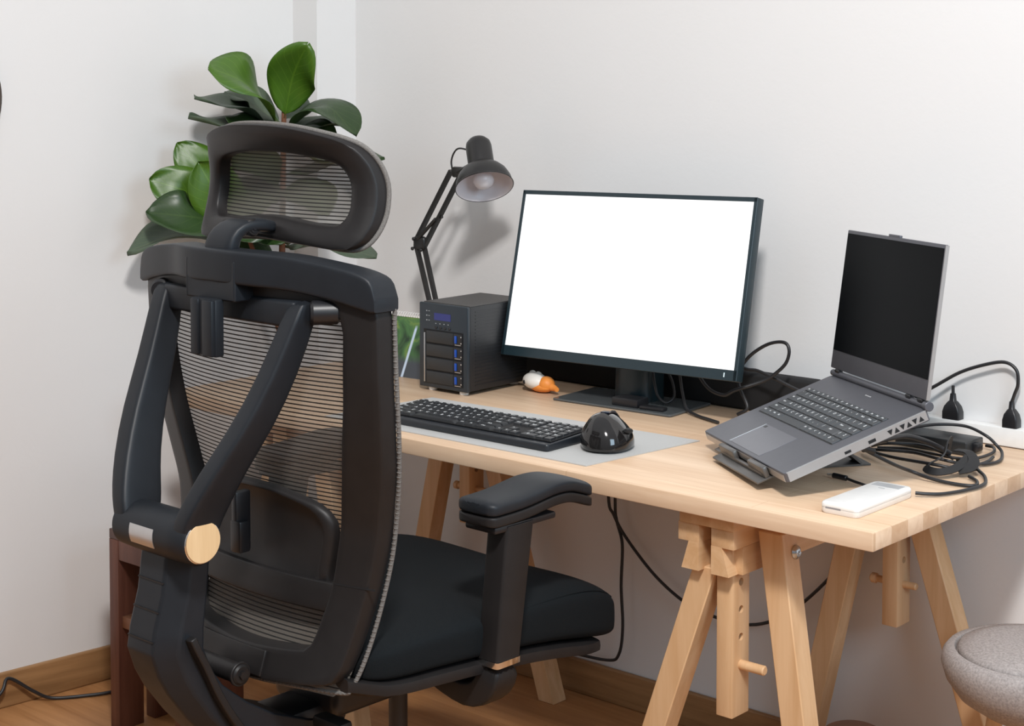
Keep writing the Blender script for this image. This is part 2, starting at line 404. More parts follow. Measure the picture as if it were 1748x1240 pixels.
def ring_shell(bm, outer, inner, fn, off, th, across=5, n=120, c=(0, .8), crown=0, r=.004):
    angs = sorted([2*PI*k/n for k in range(n)]+[math.atan2(p[1]-c[1], p[0]-c[0]) % (2*PI) for p in outer[::3]])
    a2 = []
    for a in angs:
        if not a2 or a-a2[-1] > .004: a2.append(a)
    O = [ray_poly(c, a, outer) for a in a2]; I = [ray_poly(c, a, inner) for a in a2]
    W_ = [max(1e-4, math.hypot(o_[0]-i_[0], o_[1]-i_[1])) for o_, i_ in zip(O, I)]
    spec = [(0, off+r, 1), (.35*r, off+.3*r, 0), (r, off, 0)]+[(j/across, off-crown*4*(j/across)*(1-j/across), 2) for j in range(1, across)]+[(-r, off, 0), (-.35*r, off+.3*r, 0), (0, off+r, 3)]
    rings = []
    for kk, (t, dy, md) in enumerate(spec):
        row = []
        for o_, i_, w in zip(O, I, W_):
            f = 0 if md == 1 else 1 if md == 3 else t if md == 2 else (t/w if t > 0 else 1+t/w)
            x = o_[0]+(i_[0]-o_[0])*f; q = o_[1]+(i_[1]-o_[1])*f; row.append((x, fn(x, q)+dy, q))
        rings.append(row)
    for f in (1, 0):
        rings.append([(o_[0]+(i_[0]-o_[0])*f, fn(o_[0]+(i_[0]-o_[0])*f, o_[1]+(i_[1]-o_[1])*f)+off+th, o_[1]+(i_[1]-o_[1])*f) for o_, i_ in zip(O, I)])
    rings.append(rings[0]); loft(bm, rings, cap=False)
    bmesh.ops.remove_doubles(bm, verts=bm.verts[:], dist=1e-6)
    return bm
outer = mirror_loop([(0, 1.155), (.15, 1.152), (.26, 1.142), (.289, 1.125), (.297, 1.09), (.293, .95), (.283, .856), (.265, .777), (.254, .72), (.242, .654), (.228, .585), (.216, .53), (.196, .509), (.11, .498), (0, .492)])
inner = mirror_loop([(0, 1.09), (.15, 1.092), (.222, 1.095), (.237, 1.075), (.235, 1.02), (.228, .947), (.21, .85), (.194, .771), (.185, .714), (.178, .655), (.168, .613), (.161, .585), (.152, .562), (.136, .552), (.054, .544), (0, .542)])
bm = B(); ring_shell(bm, smooth_poly(outer, 3), smooth_poly(inner, 3), yb, -.034, .032)
o = obj('back_frame', bm, PLASTIC, CH, 45)
def strip(bm, x0, x1, zlo, zhi, off, nx=24, nz=3):
    rr = []
    for j in range(nz+1):
        row = []
        for i in range(nx+1):
            x = x0+(x1-x0)*i/nx; q = zlo(x)+(zhi(x)-zlo(x))*j/nz; row.append((x, yb(x, q)+off, q))
        rr.append(row)
    loft(bm, rr, cap=False, closed=False); return bm
bm = B(); strip(bm, -.184, .184, lambda x: .615, lambda x: .661, -.032)
mod_bevel(mod_solid(rearward(obj('crossbar', bm, PLASTIC, CH, 45)), .024, -1), .003, 2, 50)
bm = B(); strip(bm, -.10, .07, lambda x: .500, lambda x: .540, -.0385)
mod_bevel(mod_solid(rearward(obj('bottom_plate', bm, PLASTIC, CH, 45)), .008, -1), .002, 2, 50)
# thin seam pieces where the frame halves meet
for s in (-1, 1):
    bm = B()
    a, b = (.184, .257) if s > 0 else (-.257, -.184)
    strip(bm, a, b, lambda x: .6605, lambda x: .6625, -.0347, 6, 1)
    mod_solid(rearward(obj('frame_seam', bm, SEAM, CH)), .003, -1)
# mesh sheet
def sheet(bm, xw, z0, z1, fn, off, nx=36, nz=60):
    rr = []
    for j in range(nz+1):
        q = z0+(z1-z0)*j/nz; w = xw(q)
        rr.append([(w*(2*i/nx-1), fn(w*(2*i/nx-1), q)+off, q) for i in range(nx+1)])
    loft(bm, rr, cap=False, closed=False); return bm
def mw(q):
    w = interp(q, ZE, WE)-.010
    if q > 1.11: w -= .06*((q-1.11)/.04)**2*.5
    if q < .50: w -= .02*((.50-q)/.02)
    return w
bm = B(); sheet(bm, mw, .485, 1.15, yb, -.002)
for f in bm.faces: f.smooth = True
obj('backrest_mesh', bm, MESH, CH, 60)
edge = mirror_loop([(0, 1.166), (.15, 1.164), (.25, 1.156), (.288, 1.14), (.299, 1.11), (.299, 1.077), (.298, .995), (.292, .902), (.281, .834), (.268, .775), (.257, .708), (.247, .643), (.237, .579), (.228, .53), (.218, .502), (.205, .492), (.11, .486), (0, .480)])
bm = B(); tube(bm, [(x, yb(x, q)+.0, q) for x, q in edge], .0036, 10, True, 5)
mod = obj('mesh_edging', bm, BEAD, CH, 80)
# beads stitched around the edging
bm = B(); P = cat([(x, yb(x, q), q) for x, q in edge], 40, True); d = 0; last = P[0]
for p in P:
    if (p-last).length > .0074:
        M = Matrix.Translation(p+Vector((0, -.0006, 0))) @ Matrix.Diagonal((.0046, .0046, .0025, 1)); bmesh.ops.create_icosphere(bm, subdivisions=1, radius=1, matrix=M); last = p
meta(obj('edging_stitches', bm, BEAD, CH, 80), kind='stuff')
# top cap bar
tb_top = [(0, 1.187), (.10, 1.185), (.162, 1.180), (.267, 1.165), (.308, 1.155), (.326, 1.138), (.331, 1.112)]
tb_bot = [(.320, 1.102), (.28, 1.108), (.225, 1.118), (.119, 1.130), (0, 1.136)]
def hi(x): return sm_interp(abs(x), [0, .10, .162, .25, .285, .297, .303], [1.187, 1.185, 1.180, 1.168, 1.158, 1.147, 1.125])
def lo(x): return sm_interp(abs(x), [0, .119, .225, .28, .297, .303], [1.134, 1.130, 1.118, 1.106, 1.102, 1.104])
bm = B(); rings = []
for i in range(49):
    x = .303*math.sin(PI/2*(-1+2*i/48))
    h, l = hi(x), lo(x); yr = yb(x, 1.12)-.046-.026*math.exp(-(x/.12)**4); m_ = (h+l)/2; hh = (h-l)/2; th = .050
    rings.append([(x, yr+th/2+a, m_+b) for a, b in sell(0, 0, th/2, hh, 9, 32)])
loft(bm, rings); obj('top_bar', bm, PLASTIC2, CH, 45)
# socket block and slider tongue
bm = B(); prism(bm, rrect(.128, .066, .004, 4, 0, 1.138), lambda x, q: (x, -.4598+.6*x*x, q), lambda x, q: (x, -.40, q))
mod_bevel(obj('headrest_socket', bm, PLASTIC2, CH, 40), .003)
bm = B(); box(bm, (0, -.462, 1.062), (.064, .018, .092), bev=.003); box(bm, (.018, -.473, 1.062), (.026, .010, .090), bev=.003); box(bm, (-.019, -.471, 1.062), (.020, .008, .090), bev=.003)
obj('height_slider', bm, PLASTIC2, CH, 40)
# headrest
HZ = [1.18, 1.20, 1.23, 1.265, 1.30, 1.34, 1.36, 1.40]; HYV = [-.305, -.293, -.279, -.270, -.270, -.283, -.297, -.330]
def hf(x, zz): return sm_interp(zz, HZ, HYV)+.8*(x*x-.215**2)
ho = mirror_loop([(0, 1.383), (.06, 1.381), (.112, 1.374), (.165, 1.361), (.19, 1.347), (.206, 1.322), (.214, 1.289), (.216, 1.253), (.214, 1.225), (.206, 1.201), (.19, 1.188), (.165, 1.186), (.114, 1.190), (.05, 1.194), (0, 1.196)])
hi_ = mirror_loop([(0, 1.338), (.05, 1.336), (.10, 1.331), (.142, 1.323), (.159, 1.311), (.168, 1.291), (.170, 1.262), (.169, 1.243), (.16, 1.228), (.146, 1.222), (.10, 1.224), (.03, 1.231), (0, 1.232)])
bm = B(); ring_shell(bm, smooth_poly(ho, 3), smooth_poly(hi_, 3), hf, -.026, .024, 5, 110, (0, 1.28), crown=.005, r=.005)
HR = obj('headrest', bm, PLASTIC, CH, 50)
def hw(q): return interp(q, [1.19, 1.21, 1.235, 1.28, 1.32, 1.35, 1.375], [.165, .190, .198, .197, .187, .16, .10])
bm = B(); sheet(bm, hw, 1.195, 1.372, hf, -.003, 28, 24); obj('headrest_mesh', bm, MESH2, HR, 60)
bm = B(); tube(bm, [(x, hf(x, q)+.0, q) for x, q in [(x*1.006, 1.283+(q-1.283)*1.006) for x, q in ho]], .0042, 10, True, 4); obj('headrest_edging', bm, BEAD, HR, 80)
# bracket: curved arm from socket to pivot
bm = B(); rings = []
for p, w, th in (((0, -.432, 1.165), .074, .034), ((0, -.434, 1.192), .070, .028), ((.004, -.424, 1.212), .068, .024), ((.01, -.405, 1.222), .066, .022), ((.016, -.380, 1.222), .062, .022), ((.02, -.350, 1.216), .060, .022)):
    rings.append((Vector(p), w, th))
R_ = []
for i, (p, w, th) in enumerate(rings):
    a = rings[max(i-1, 0)][0]; b = rings[min(i+1, len(rings)-1)][0]; tg = (b-a).normalized(); nn = Vector((1, 0, 0)).cross(tg).normalized()
    R_.append([p+Vector((1, 0, 0))*u*w/2+nn*v*th/2 for u, v in [(q[0], q[1]) for q in sell(0, 0, 1, 1, 4, 20)]])
loft(bm, R_); br = mod_sub(obj('headrest_bracket', bm, PLASTIC2, CH, 60), 1)
bm = B(); cyl(bm, (-.030, -.398, 1.218), (.040, -.398, 1.218), .0145, 28, .003); obj('pivot', bm, PLASTIC, br, 40)
bm = B(); cyl(bm, (.0402, -.398, 1.218), (.0412, -.398, 1.218), .008, 20); cyl(bm, (.041, -.398, 1.218), (.043, -.398, 1.218), .004, 6); obj('hex_screw', bm, BLACK, br, 40)
# Y-shaped rear frame: a cross member, two arms and the barrel they meet in
def bar_loft(path, name, mat, par=CH, e=6, n=24, sub=1):
    bm = B(); rings = []
    for i, (p, w, d) in enumerate(path):
        p = Vector(p); rings.append([(p.x+a, p.y+b, p.z) for a, b in sell(0, 0, w/2, d/2, e, n)])
    loft(bm, rings); return mod_sub(obj(name, bm, mat, par, 60), sub)
for s in (-1, 1):
    pth = [((s*.176, -.408, 1.115), .034, .036), ((s*.172, -.416, 1.09), .038, .046), ((s*.158, -.447, 1.00), .040, .056), ((s*.140, -.487, .92), .042, .064), ((s*.110, -.522, .85), .042, .070), ((s*.092, -.536, .805), .040, .076), ((s*.080, -.543, .778), .038, .076), ((s*.077, -.546, .755), .036, .066), ((s*.077, -.547, .735), .034, .05)]
    bar_loft(pth, 'rear_arm', PLASTIC2)
bm = B(); box(bm, (0, -.412, 1.092), (.34, .030, .042), bev=.006, seg=3); obj('rear_crossmember', bm, PLASTIC2, CH, 40)
for s in (-1, 1):
    bm = B(); cyl(bm, (s*.196, -.415, 1.098), (s*.222, -.378, 1.098), .019, 24, .004); obj('pivot_knob', bm, BLACK, CH, 40)
bm = B(); lathe(bm, [(0, -.094), (.033, -.094), (.037, -.090), (.0385, -.05), (.0385, .05), (.037, .092), (.034, .096), (0, .096)], 40, Matrix.Translation((0, -.547, .750)) @ Euler((0, PI/2, 0)).to_matrix().to_4x4())
BAR = obj('pivot_barrel', bm, PLASTIC2, CH, 35)
bm = B(); cyl(bm, (.096, -.547, .750), (.0985, -.547, .750), .0335, 40, .001); obj('chrome_rim', bm, CHROME, BAR, 40)
bm = B(); cyl(bm, (.0985, -.547, .750), (.100, -.547, .750), .0315, 40, .0004); meta(obj('end_cap', bm, DISC, BAR, 40), 'round light wood end cap')
bm = B(); rings = []
for k in range(7):
    a = math.radians(-26+k*7.5); r0, r1 = .0384, .0396
    rings.append([(-.040, -.547-r1*math.cos(a), .750+r1*math.sin(a)), (.022, -.547-r1*math.cos(a), .750+r1*math.sin(a)), (.022, -.547-r0*math.cos(a), .750+r0*math.sin(a)), (-.040, -.547-r0*math.cos(a), .750+r0*math.sin(a))])
loft(bm, rings); meta(obj('badge', bm, SILVER, BAR, 60), 'blank silver badge')
# spine
SP = [(.730, -.560, -.500), (.711, -.565, -.502), (.657, -.572, -.507), (.60, -.588, -.514), (.568, -.593, -.515), (.53, -.580, -.500), (.499, -.563, -.478), (.45, -.527, -.430), (.408, -.489, -.375), (.37, -.44, -.30), (.345, -.39, -.22)]
bm = B(); rings = []
for q, yr, yf in SP:
    tilt = 0 if q > .5 else (.5-q)*.6
    rings.append([(-.054, yr+.022, q), (-.040, yr, q+tilt*.0), (.026, yr, q), (.054, yr+.030, q), (.056, yf, q+tilt*.3), (-.056, yf, q+tilt*.3)])
loft(bm, rings); SPN = mod_bevel(obj('spine', bm, PLASTIC2, CH, 40), .004, 3, 25)
for q in (.676, .632, .588):
    yr = interp(-q, [-s_[0] for s_ in SP], [s_[1] for s_ in SP])
    bm = B(); box(bm, (-.006, yr-.0005, q), (.066, .0022, .0022), rot=(0, 0, 0)); obj('groove', bm, PLASTIC, SPN)
bm = B(); lv = [(.060, -.545, .592), (.062, -.538, .575), (.062, -.522, .545), (.062, -.493, .486), (.062, -.455, .428), (.062, -.41, .375)]
tube(bm, lv, 1, sm=5, prof=[(-.011, -.006), (.011, -.006), (.011, .006), (-.011, .006)]); mod_bevel(obj('tilt_strap', bm, PLASTIC, CH, 50), .002)
bm = B(); cyl(bm, (-.06, -.452, .512), (.070, -.452, .512), .016, 28, .003); cyl(bm, (.070, -.452, .512), (.074, -.452, .512), .007, 6); cyl(bm, (.060, -.452, .512), (.066, -.452, .512), .0195, 28, .001); obj('hinge_bolt', bm, PLASTIC, CH, 40)
# lumbar pad
def lsec(q): return None
lo_pts = mirror_loop([(0, .797), (.06, .794), (.124, .782), (.150, .771), (.168, .750), (.168, .72), (.160, .668), (.150, .645), (0, .640)])
bm = B(); c = (0, .72); op = smooth_poly(lo_pts, 3)
angs = [2*PI*k/64 for k in range(64)]
rings = []
for t, dy in ((1, .004), (1.0, -.004), (.97, -.010), (.93, -.0125), (.90, -.0125), (.885, -.008), (.84, -.006), (.5, -.003), (.12, -.002)):
    rr = []
    for a in angs:
        p = ray_poly(c, a, op); x = c[0]+(p[0]-c[0])*t; q = c[1]+(p[1]-c[1])*t; rr.append((x, yb(x, q)-.014+dy, q))
    rings.append(rr)
loft(bm, rings); obj('lumbar_pad', bm, PLASTIC, CH, 50)
bm = B(); box(bm, (.0, -.400, .712), (.026, .022, .052), bev=.003); box(bm, (-.004, -.395, .735), (.014, .030, .10), bev=.003); obj('lumbar_adjuster', bm, BLACK, CH, 40)
# seat cushion
YS = [-.350, -.335, -.30, -.2, -.1, 0, .08, .14, .20, .25, .285, .305]
TOP = [.530, .552, .566, .572, .572, .572, .571, .566, .553, .530, .502, .472]
BOT = [.512, .505, .500, .496, .490, .480, .468, .456, .443, .432, .430, .440]
HX = [.205, .235, .258, .270, .276, .278, .277, .274, .266, .250, .226, .190]
bm = B(); rings = []
for i in range(37):
    y = YS[0]+(YS[-1]-YS[0])*(i/36); t = sm_interp(y, YS, TOP); b = sm_interp(y, YS, BOT); h = sm_interp(y, YS, HX)
    rr = []
    for a, q in sell(0, 0, 1, 1, 5.5, 48):
        z_ = (t+b)/2+q*(t-b)/2
        if q > 0: z_ -= .012*(1-abs(a))**2*(1 if -.3 < y < .2 else .4)
        rr.append((a*h, y, z_))
    rings.append(rr)
loft(bm, rings); ST = mod_sub(obj('seat_cushion', bm, FABRIC, CH, 80), 1)
bm = B(); sp = []
for s in (1,):
    for y in (-.30, -.2, -.1, 0, .1, .17, .22, .26): sp.append((.966*sm_interp(y, YS, HX), y, sm_interp(y, YS, TOP)-.014))
tube(bm, sp, .0016, 6); obj('seam', bm, FABRIC, ST, 60)
bm = B(); tube(bm, [(-a, b, c_) for a, b, c_ in sp], .0016, 6); obj('seam', bm, FABRIC, ST, 60)
bm = B(); rings = []
for i in range(25):
    y = -.362+(.215+.362)*i/24; b = sm_interp(max(y, -.35), YS, BOT); h = sm_interp(min(max(y, -.345), .24), YS, HX)+.004
    if y > .15: h -= .25*(y-.15)
    rings.append([(a*h, y, b-.006+q*.0135-(.0 if abs(a) > .9 else .006)) for a, q in sell(0, 0, 1, 1, 7, 32)])
loft(bm, rings); obj('seat_pan', bm, PLASTIC, CH, 45)
bm = B(); box(bm, (0, -.10, .425), (.17, .34, .075), bev=.02, seg=3); box(bm, (0, -.31, .385), (.10, .20, .05), bev=.015); obj('tilt_mechanism', bm, BLACK, CH, 40)
bm = B(); box(bm, (.11, -.30, .40), (.07, .03, .022), bev=.006); obj('tilt_handle', bm, PLASTIC, CH, 40)
bm = B(); cyl(bm, (0, -.05, .10), (0, -.05, .25), .028, 28); cyl(bm, (0, -.05, .24), (0, -.05, .40), .017, 28); obj('gas_cylinder', bm, BLACK, CH, 40)
for s in (1, -1):
    # armrest: swept support, upright post with metal band, soft pad
    def AX(x): return s*x
    bm = B(); rings = []
    path = [((.14, -.10, .452), .030, .055), ((.19, -.099, .440), .034, .055), ((.235, -.097, .430), .040, .056), ((.268, -.095, .440), .048, .056), ((.285, -.094, .462), .050, .056), ((.2885, -.0925, .492), .048, .057)]
    for i, (p, w, d) in enumerate(path):
        p = Vector(p); a = Vector(path[max(i-1, 0)][0]); b = Vector(path[min(i+1, len(path)-1)][0]); tg = (b-a).normalized(); n1 = Vector((0, 1, 0)); n2 = tg.cross(n1).normalized()
        rings.append([Vector((s*(p+n1*v*d/2+n2*u*w/2).x, (p+n1*v*d/2+n2*u*w/2).y, (p+n1*v*d/2+n2*u*w/2).z)) for u, v in sell(0, 0, 1, 1, 10, 32)])
    loft(bm, rings); mod_sub(obj('armrest_support', bm, PLASTIC, CH, 60), 1)
    bm = B(); rings = []
    for q, x, y, w, d in ((.492, .2885, -.0925, .0485, .058), (.502, .2885, -.092, .0485, .058)):
        rings.append([(s*(x+a), y+b, q) for a, b in rrect(w, d, .006, 3)])
    loft(bm, rings); obj('armrest_band', bm, CHROME, CH, 30)
    bm = B(); rings = []
    for q, x, y, w, d in ((.502, .2885, -.092, .046, .056), (.60, .287, -.078, .047, .061), (.722, .286, -.060, .047, .066)):
        rings.append([(s*(x+a), y+b, q) for a, b in rrect(w, d, .006, 3)])
    loft(bm, rings); mod_bevel(obj('armrest_post', bm, PLASTIC, CH, 30), .001)
    bm = B(); box(bm, (s*.272, -.045, .719), (.070, .15, .012), bev=.004); box(bm, (s*.262, -.02, .712), (.05, .12, .008), bev=.003); obj('pad_slide', bm, BLACK, CH, 40)
    for nm, z0_, z1_, sc, mt in (('pad_base', .725, .7435, .985, PLASTIC), ('armrest_pad', .7425, .769, 1, PLASTIC2)):
        bm = B(); rings = []
        n = 28
        for i in range(n+1):
            t = i/n; y = -.135+.27*t
            zc = .010*math.exp(-((t-.62)/.25)**2)-.016*max(0, (t-.72)/.28)**1.5
            w = .046*sc*(1-.04*math.cos(2*PI*t)); e = min(t, 1-t)*.27
            if e < .014: w *= (1-(1-e/.014)**2.4*.35)
            th = (z1_-z0_); rr = []
            xc = .270-.006*t
            shrink = 1 if e > .006 else .72+.28*e/.006
            for a, q in sell(0, 0, 1, 1, 5.5 if nm == 'armrest_pad' else 8, 32):
                rr.append((s*(xc+a*w), y, (z0_+z1_)/2+zc+q*th/2*shrink-(.004*a*a if (q > 0 and nm == 'armrest_pad') else 0)))
            rings.append(rr)
        loft(bm, rings); mod_sub(obj(nm, bm, mt, CH, 60), 1)
# five-star base with castors (below the frame)
bm = B(); cyl(bm, (0, -.05, .075), (0, -.05, .12), .045, 28, .006); HB = obj('base_hub', bm, BLACK, CH, 40)
for k in range(5):
    a = math.radians(36+72*k); d = Vector((math.cos(a), math.sin(a), 0)); c0 = Vector((0, -.05, 0)); nrm = Vector((-d.y, d.x, 0))
    bm = B(); rings = []
    for rr_, zt, zb_, w in ((.03, .118, .078, .03), (.16, .105, .075, .022), (.30, .086, .066, .018)):
        p = c0+d*rr_; rings.append([p+nrm*w+Vector((0, 0, zb_)), p-nrm*w+Vector((0, 0, zb_)), p-nrm*w*.8+Vector((0, 0, zt)), p+nrm*w*.8+Vector((0, 0, zt))])
    loft(bm, rings); LG = mod_bevel(obj('base_leg', bm, BLACK, CH, 40), .003)
    bm = B(); p = c0+d*.30
    for w in (-.014, .014): cyl(bm, p+nrm*(w-.009)+Vector((0, 0, .031)), p+nrm*(w+.009)+Vector((0, 0, .031)), .030, 24, .004)
    cyl(bm, p+Vector((0, 0, .03)), p+Vector((0, 0, .075)), .008, 12); obj('castor', bm, RUBBER, LG, 40)

# ------------------------------------------------------------------ monitor
mTL, mTR, mBR, mBL = [Vector(v) for v in ((-1.222, -.157, 1.198), (-.592, -.155, 1.212), (-.584, -.243, .847), (-1.214, -.245, .833))]
cx = (mTL+mTR+mBR+mBL)/4; ux = (mTR-mTL).normalized(); uz = (mTL-mBL).normalized(); uy = uz.cross(ux).normalized(); uz = ux.cross(uy).normalized()
MW = (mTR-mTL).length; MH = (mTL-mBL).length
rotm = Matrix((ux, uy, uz)).transposed().to_euler()
MON = empty('monitor', 'large desktop monitor showing a blank white screen, on a flat grey base', 'monitor', (-.93, -.16, .75))
bpy.context.view_layer.update()
off = Vector((-.93, -.16, .75))
def mp(name, bm, mat, par=MON, smooth=40):
    o = obj(name, bm, mat, par, smooth); o.location = cx-off; o.rotation_euler = rotm; return o
bm = B(); box(bm, (0, .011, 0), (MW, .022, MH), bev=.002)
box(bm, (0, .030, -.02), (MW*.75, .026, MH*.70), bev=.012, seg=3)
hs = mp('housing', bm, TEALBEZ)
sw, sh0, sh1 = MW/2-.0085, -MH/2+.022, MH/2-.0095
def sub(name, bm, mat, par, smooth=None): return obj(name, bm, mat, par, smooth)
bm = B(); box(bm, (0, -.0004, (sh0+sh1)/2), (2*sw, .0012, sh1-sh0)); sub('screen', bm, SCREENW, hs)
bm = B()
for c_, s_ in (((0, -.0012, (sh1+MH/2)/2), (MW-.001, .0028, MH/2-sh1)), ((0, -.0012, (sh0-MH/2)/2), (MW-.001, .0028, sh0+MH/2)), ((-(sw+MW/2)/2, -.0012, 0), (MW/2-sw, .0028, MH-.001)), (((sw+MW/2)/2, -.0012, 0), (MW/2-sw, .0028, MH-.001))): box(bm, c_, s_, bev=.0006, seg=1)
sub('bezel', bm, TEALBEZ, hs, 30)
bm = B(); box(bm, (MW/2-.030, -.0032, -MH/2+.011), (.0016, .001, .009)); sub('power_light', bm, WHITEST, hs)
bm = B(); prism(bm, rrect(.305, .165, .006, 4, -.0, .0), lambda x, y: (x, y, .001), lambda x, y: (x, y, .0055)); o = obj('base_plate', bm, GLASSB, MON, 40, (.02, -.002, 0), (0, 0, .062)); mod_bevel(o, .001)
bm = B(); rings = []
for q, w, d, y in ((.005, .100, .085, .030), (.03, .100, .085, .030), (.12, .098, .080, .033), (.26, .090, .060, .045)):
    rings.append([(a+.018, y+b, q) for a, b in sell(0, 0, w/2, d/2, 3.2, 28)])
loft(bm, rings); obj('neck', bm, TEALBEZ, MON, 40)
bm = B(); box(bm, (.015, .045, .245), (.09, .05, .08), bev=.008); obj('mount', bm, TEALBEZ, MON, 40)

# black ribbed cable box along the wall behind the monitor
bm = B(); box(bm, (0, 0, .041), (.86, .040, .082), bev=.008, seg=3)
cb = obj('cable_box', bm, pm('matt_black_box', (.006, .006, .007), .75), None, 40, (-.94, -.0485, .75)); meta(cb, 'long matt black box lying along the wall behind the monitor', 'box')
bm = B(); box(bm, (0, 0, .030), (.20, .055, .060), bev=.012, seg=3)
o = obj('cable_pouch', bm, pm('matt_black_pouch', (.008, .008, .009), .7), None, 40, (-.395, -.062, .75)); meta(o, 'short black pouch on the desk behind the open laptop', 'pouch')

# ------------------------------------------------------------------ laptop on folding stand
LP = empty('laptop', 'open grey laptop with black screen raised on a folding stand', 'laptop', (-.534, -.427, .785), (.354, -.027, -.623))
LWd, LDp = .400, .278
bm = B()
prism(bm, rrect(LWd, LDp, .006, 3, LWd/2, LDp/2), lambda x, y: (x, y, -.019 if y > .1 else -.0165), lambda x, y: (x, y, 0))
deck = mod_bevel(obj('deck', bm, LAPTOP, LP, 40), .0012)
bm = B(); box(bm, (LWd+.0002, LDp/2, -.0085), (.001, LDp-.01, .016)); box(bm, (LWd/2, -.0002, -.010), (LWd-.012, .001, .012)); obj('side_trim', bm, LAPEDGE, deck)
bm = B(); tube(bm, [(LWd-.0005, .004, -.0002), (LWd-.0005, LDp-.004, -.0002)], .0011, 6, sm=0); obj('bright_edge', bm, SILVER, deck)
bm = B()
for yy, ww, hh in ((.118, .012, .0045), (.165, .014, .0055)): box(bm, (LWd+.0008, yy, -.010), (.0008, ww, hh))
obj('port', bm, SEAM, deck)
bm = B()
for k in range(6):
    y0 = .196+.012*k
    pts = [(y0, -.014), (y0+.010, -.014), (y0+.005, -.005)] if k % 2 else [(y0, -.005), (y0+.010, -.005), (y0+.005, -.014)]
    prism(bm, pts, lambda a, b: (LWd+.0004, a, b), lambda a, b: (LWd+.0014, a, b))
obj('vent', bm, SEAM, deck)
bm = B(); box(bm, (.193, .164, -.0004), (.340, .114, .0012)); obj('key_well', bm, pm('key_well', (.02, .021, .023), .5), deck)
bm = B(); box(bm, (.190, .0475, .0001), (.146, .077, .0006), bev=.0002, seg=1); obj('touchpad', bm, pm('touchpad_grey', (.175, .178, .20), .4, metal=.5), deck, 40)
bm = B(); box(bm, (.1167, .0475, .0003), (.0012, .077, .001)); obj('touchpad_edge', bm, SILVER, deck)
bm = B(); box(bm, (.128, .079, .0006), (.010, .006, .0004)); obj('fingerprint_pad', bm, BLACK, deck)
me = text_mesh('MECH', .008); o = link('maker_mark', me, GLYPH, deck, (.204, .258, .0004)) if False else None
if me: bpy.data.meshes.remove(me)
bm = B()
for k in range(5): box(bm, (.196+.005*k, .257, .0003), (.0016, .0022, .0004))
obj('maker_mark', bm, GLYPH, deck)
rows = [(['Esc', 'F1', 'F2', 'F3', 'F4', 'F5', 'F6', 'F7', 'F8', 'F9', 'F10', 'F11', 'F12', 'Prt', 'Del', 'Hm'], [1]*16, .013),
        (list('`1234567890-=')+['Back', 'Num', '/'], [1]*13+[1.6, 1, 1], .020),
        (['Tab']+list('QWERTYUIOP[]')+['\\', '7', '8'], [1.4]+[1]*12+[1.2, 1, 1], .020),
        (['Caps']+list("ASDFGHJKL;'")+['Enter', '4', '5'], [1.7]+[1]*11+[1.9, 1, 1], .020),
        (['Shift']+list('ZXCVBNM,./')+['Shift', '1', '2'], [2.2]+[1]*10+[2.4, 1, 1], .020),
        (['Ctrl', 'Fn', 'Win', 'Alt', '', 'Alt', 'Ctrl', '<', 'v', '>', '0', '.'], [1.2, 1, 1, 1, 5.0, 1, 1, 1, 1, 1, 1, 1], .020)]
def keyset(rows, x0, x1, ytop, gap, th, mat, par, gsize, nm='key', ind=.0, limit=999, dish=False):
    y = ytop
    for labs, ws, h in rows:
        tot = sum(ws); u = (x1-x0)/tot; x = x0
        for lb, w in zip(labs, ws):
            kw = w*u-gap; kh = h-gap
            if lb is not None and kw > 0:
                bm = B(); cxk = x+w*u/2; cyk = y-h/2
                a = [(p[0], p[1], 0) for p in rrect(kw, kh, .0015, 2)]; t = [(p[0], p[1], th) for p in rrect(kw*(.86 if dish else .96), kh*(.84 if dish else .95), .0015, 2)]
                loft(bm, [a, t])
                if lb:
                    tm = text_mesh(lb, gsize*(1 if len(lb) == 1 else .62))
                    n0 = len(bm.verts); bm.from_mesh(tm); bpy.data.meshes.remove(tm)
                    bm.verts.ensure_lookup_table(); vs_ = bm.verts[n0:]
                    for v in vs_: v.co += Vector((-kw*.14, kh*.14, th))
                    for f in bm.faces:
                        if all(v.index >= n0 or v in vs_ for v in f.verts): pass
                    st = set(vs_)
                    for f in bm.faces:
                        if f.verts[0] in st: f.material_index = 1
                o = obj(nm, bm, [mat, GLYPH], par, None, (cxk, cyk, ind))
            x += w*u
        y -= h
keyset(rows, .023, .363, .2205, .0024, .0014, KEYM, deck, .0095, ind=.0003)
# lid
ang = 1.077
LID = obj('lid', box(B(), (.200, -.003, .138), (.400, .006, .268), bev=.002), LAPTOP, LP, 40, (0, .284, .009), (ang-PI/2, 0, 0))
bm = B(); box(bm, (.200, -.0063, .1525), (.392, .0012, .226)); obj('display', bm, SCREENOFF, LID)
bm = B(); box(bm, (.200, -.003, .2735), (.045, .006, .005), bev=.001); obj('webcam_bump', bm, LAPTOP, LID, 40)
bm = B(); box(bm, (.4005, -.003, .138), (.0015, .0066, .266)); obj('lid_trim', bm, LAPEDGE, LID)
bm = B(); cyl(bm, (.000, .282, .004), (.388, .282, .004), .0062, 20, .001); cyl(bm, (.388, .282, .004), (.402, .282, .004), .0085, 20, .001)
HG = obj('hinge_bar', bm, LAPTOP, LP, 40)
for x in (.03, .33, .375): bm = B(); box(bm, (x, .283, .010), (.018, .010, .010), bev=.002); obj('hinge_knuckle', bm, BLACK, HG, 40)

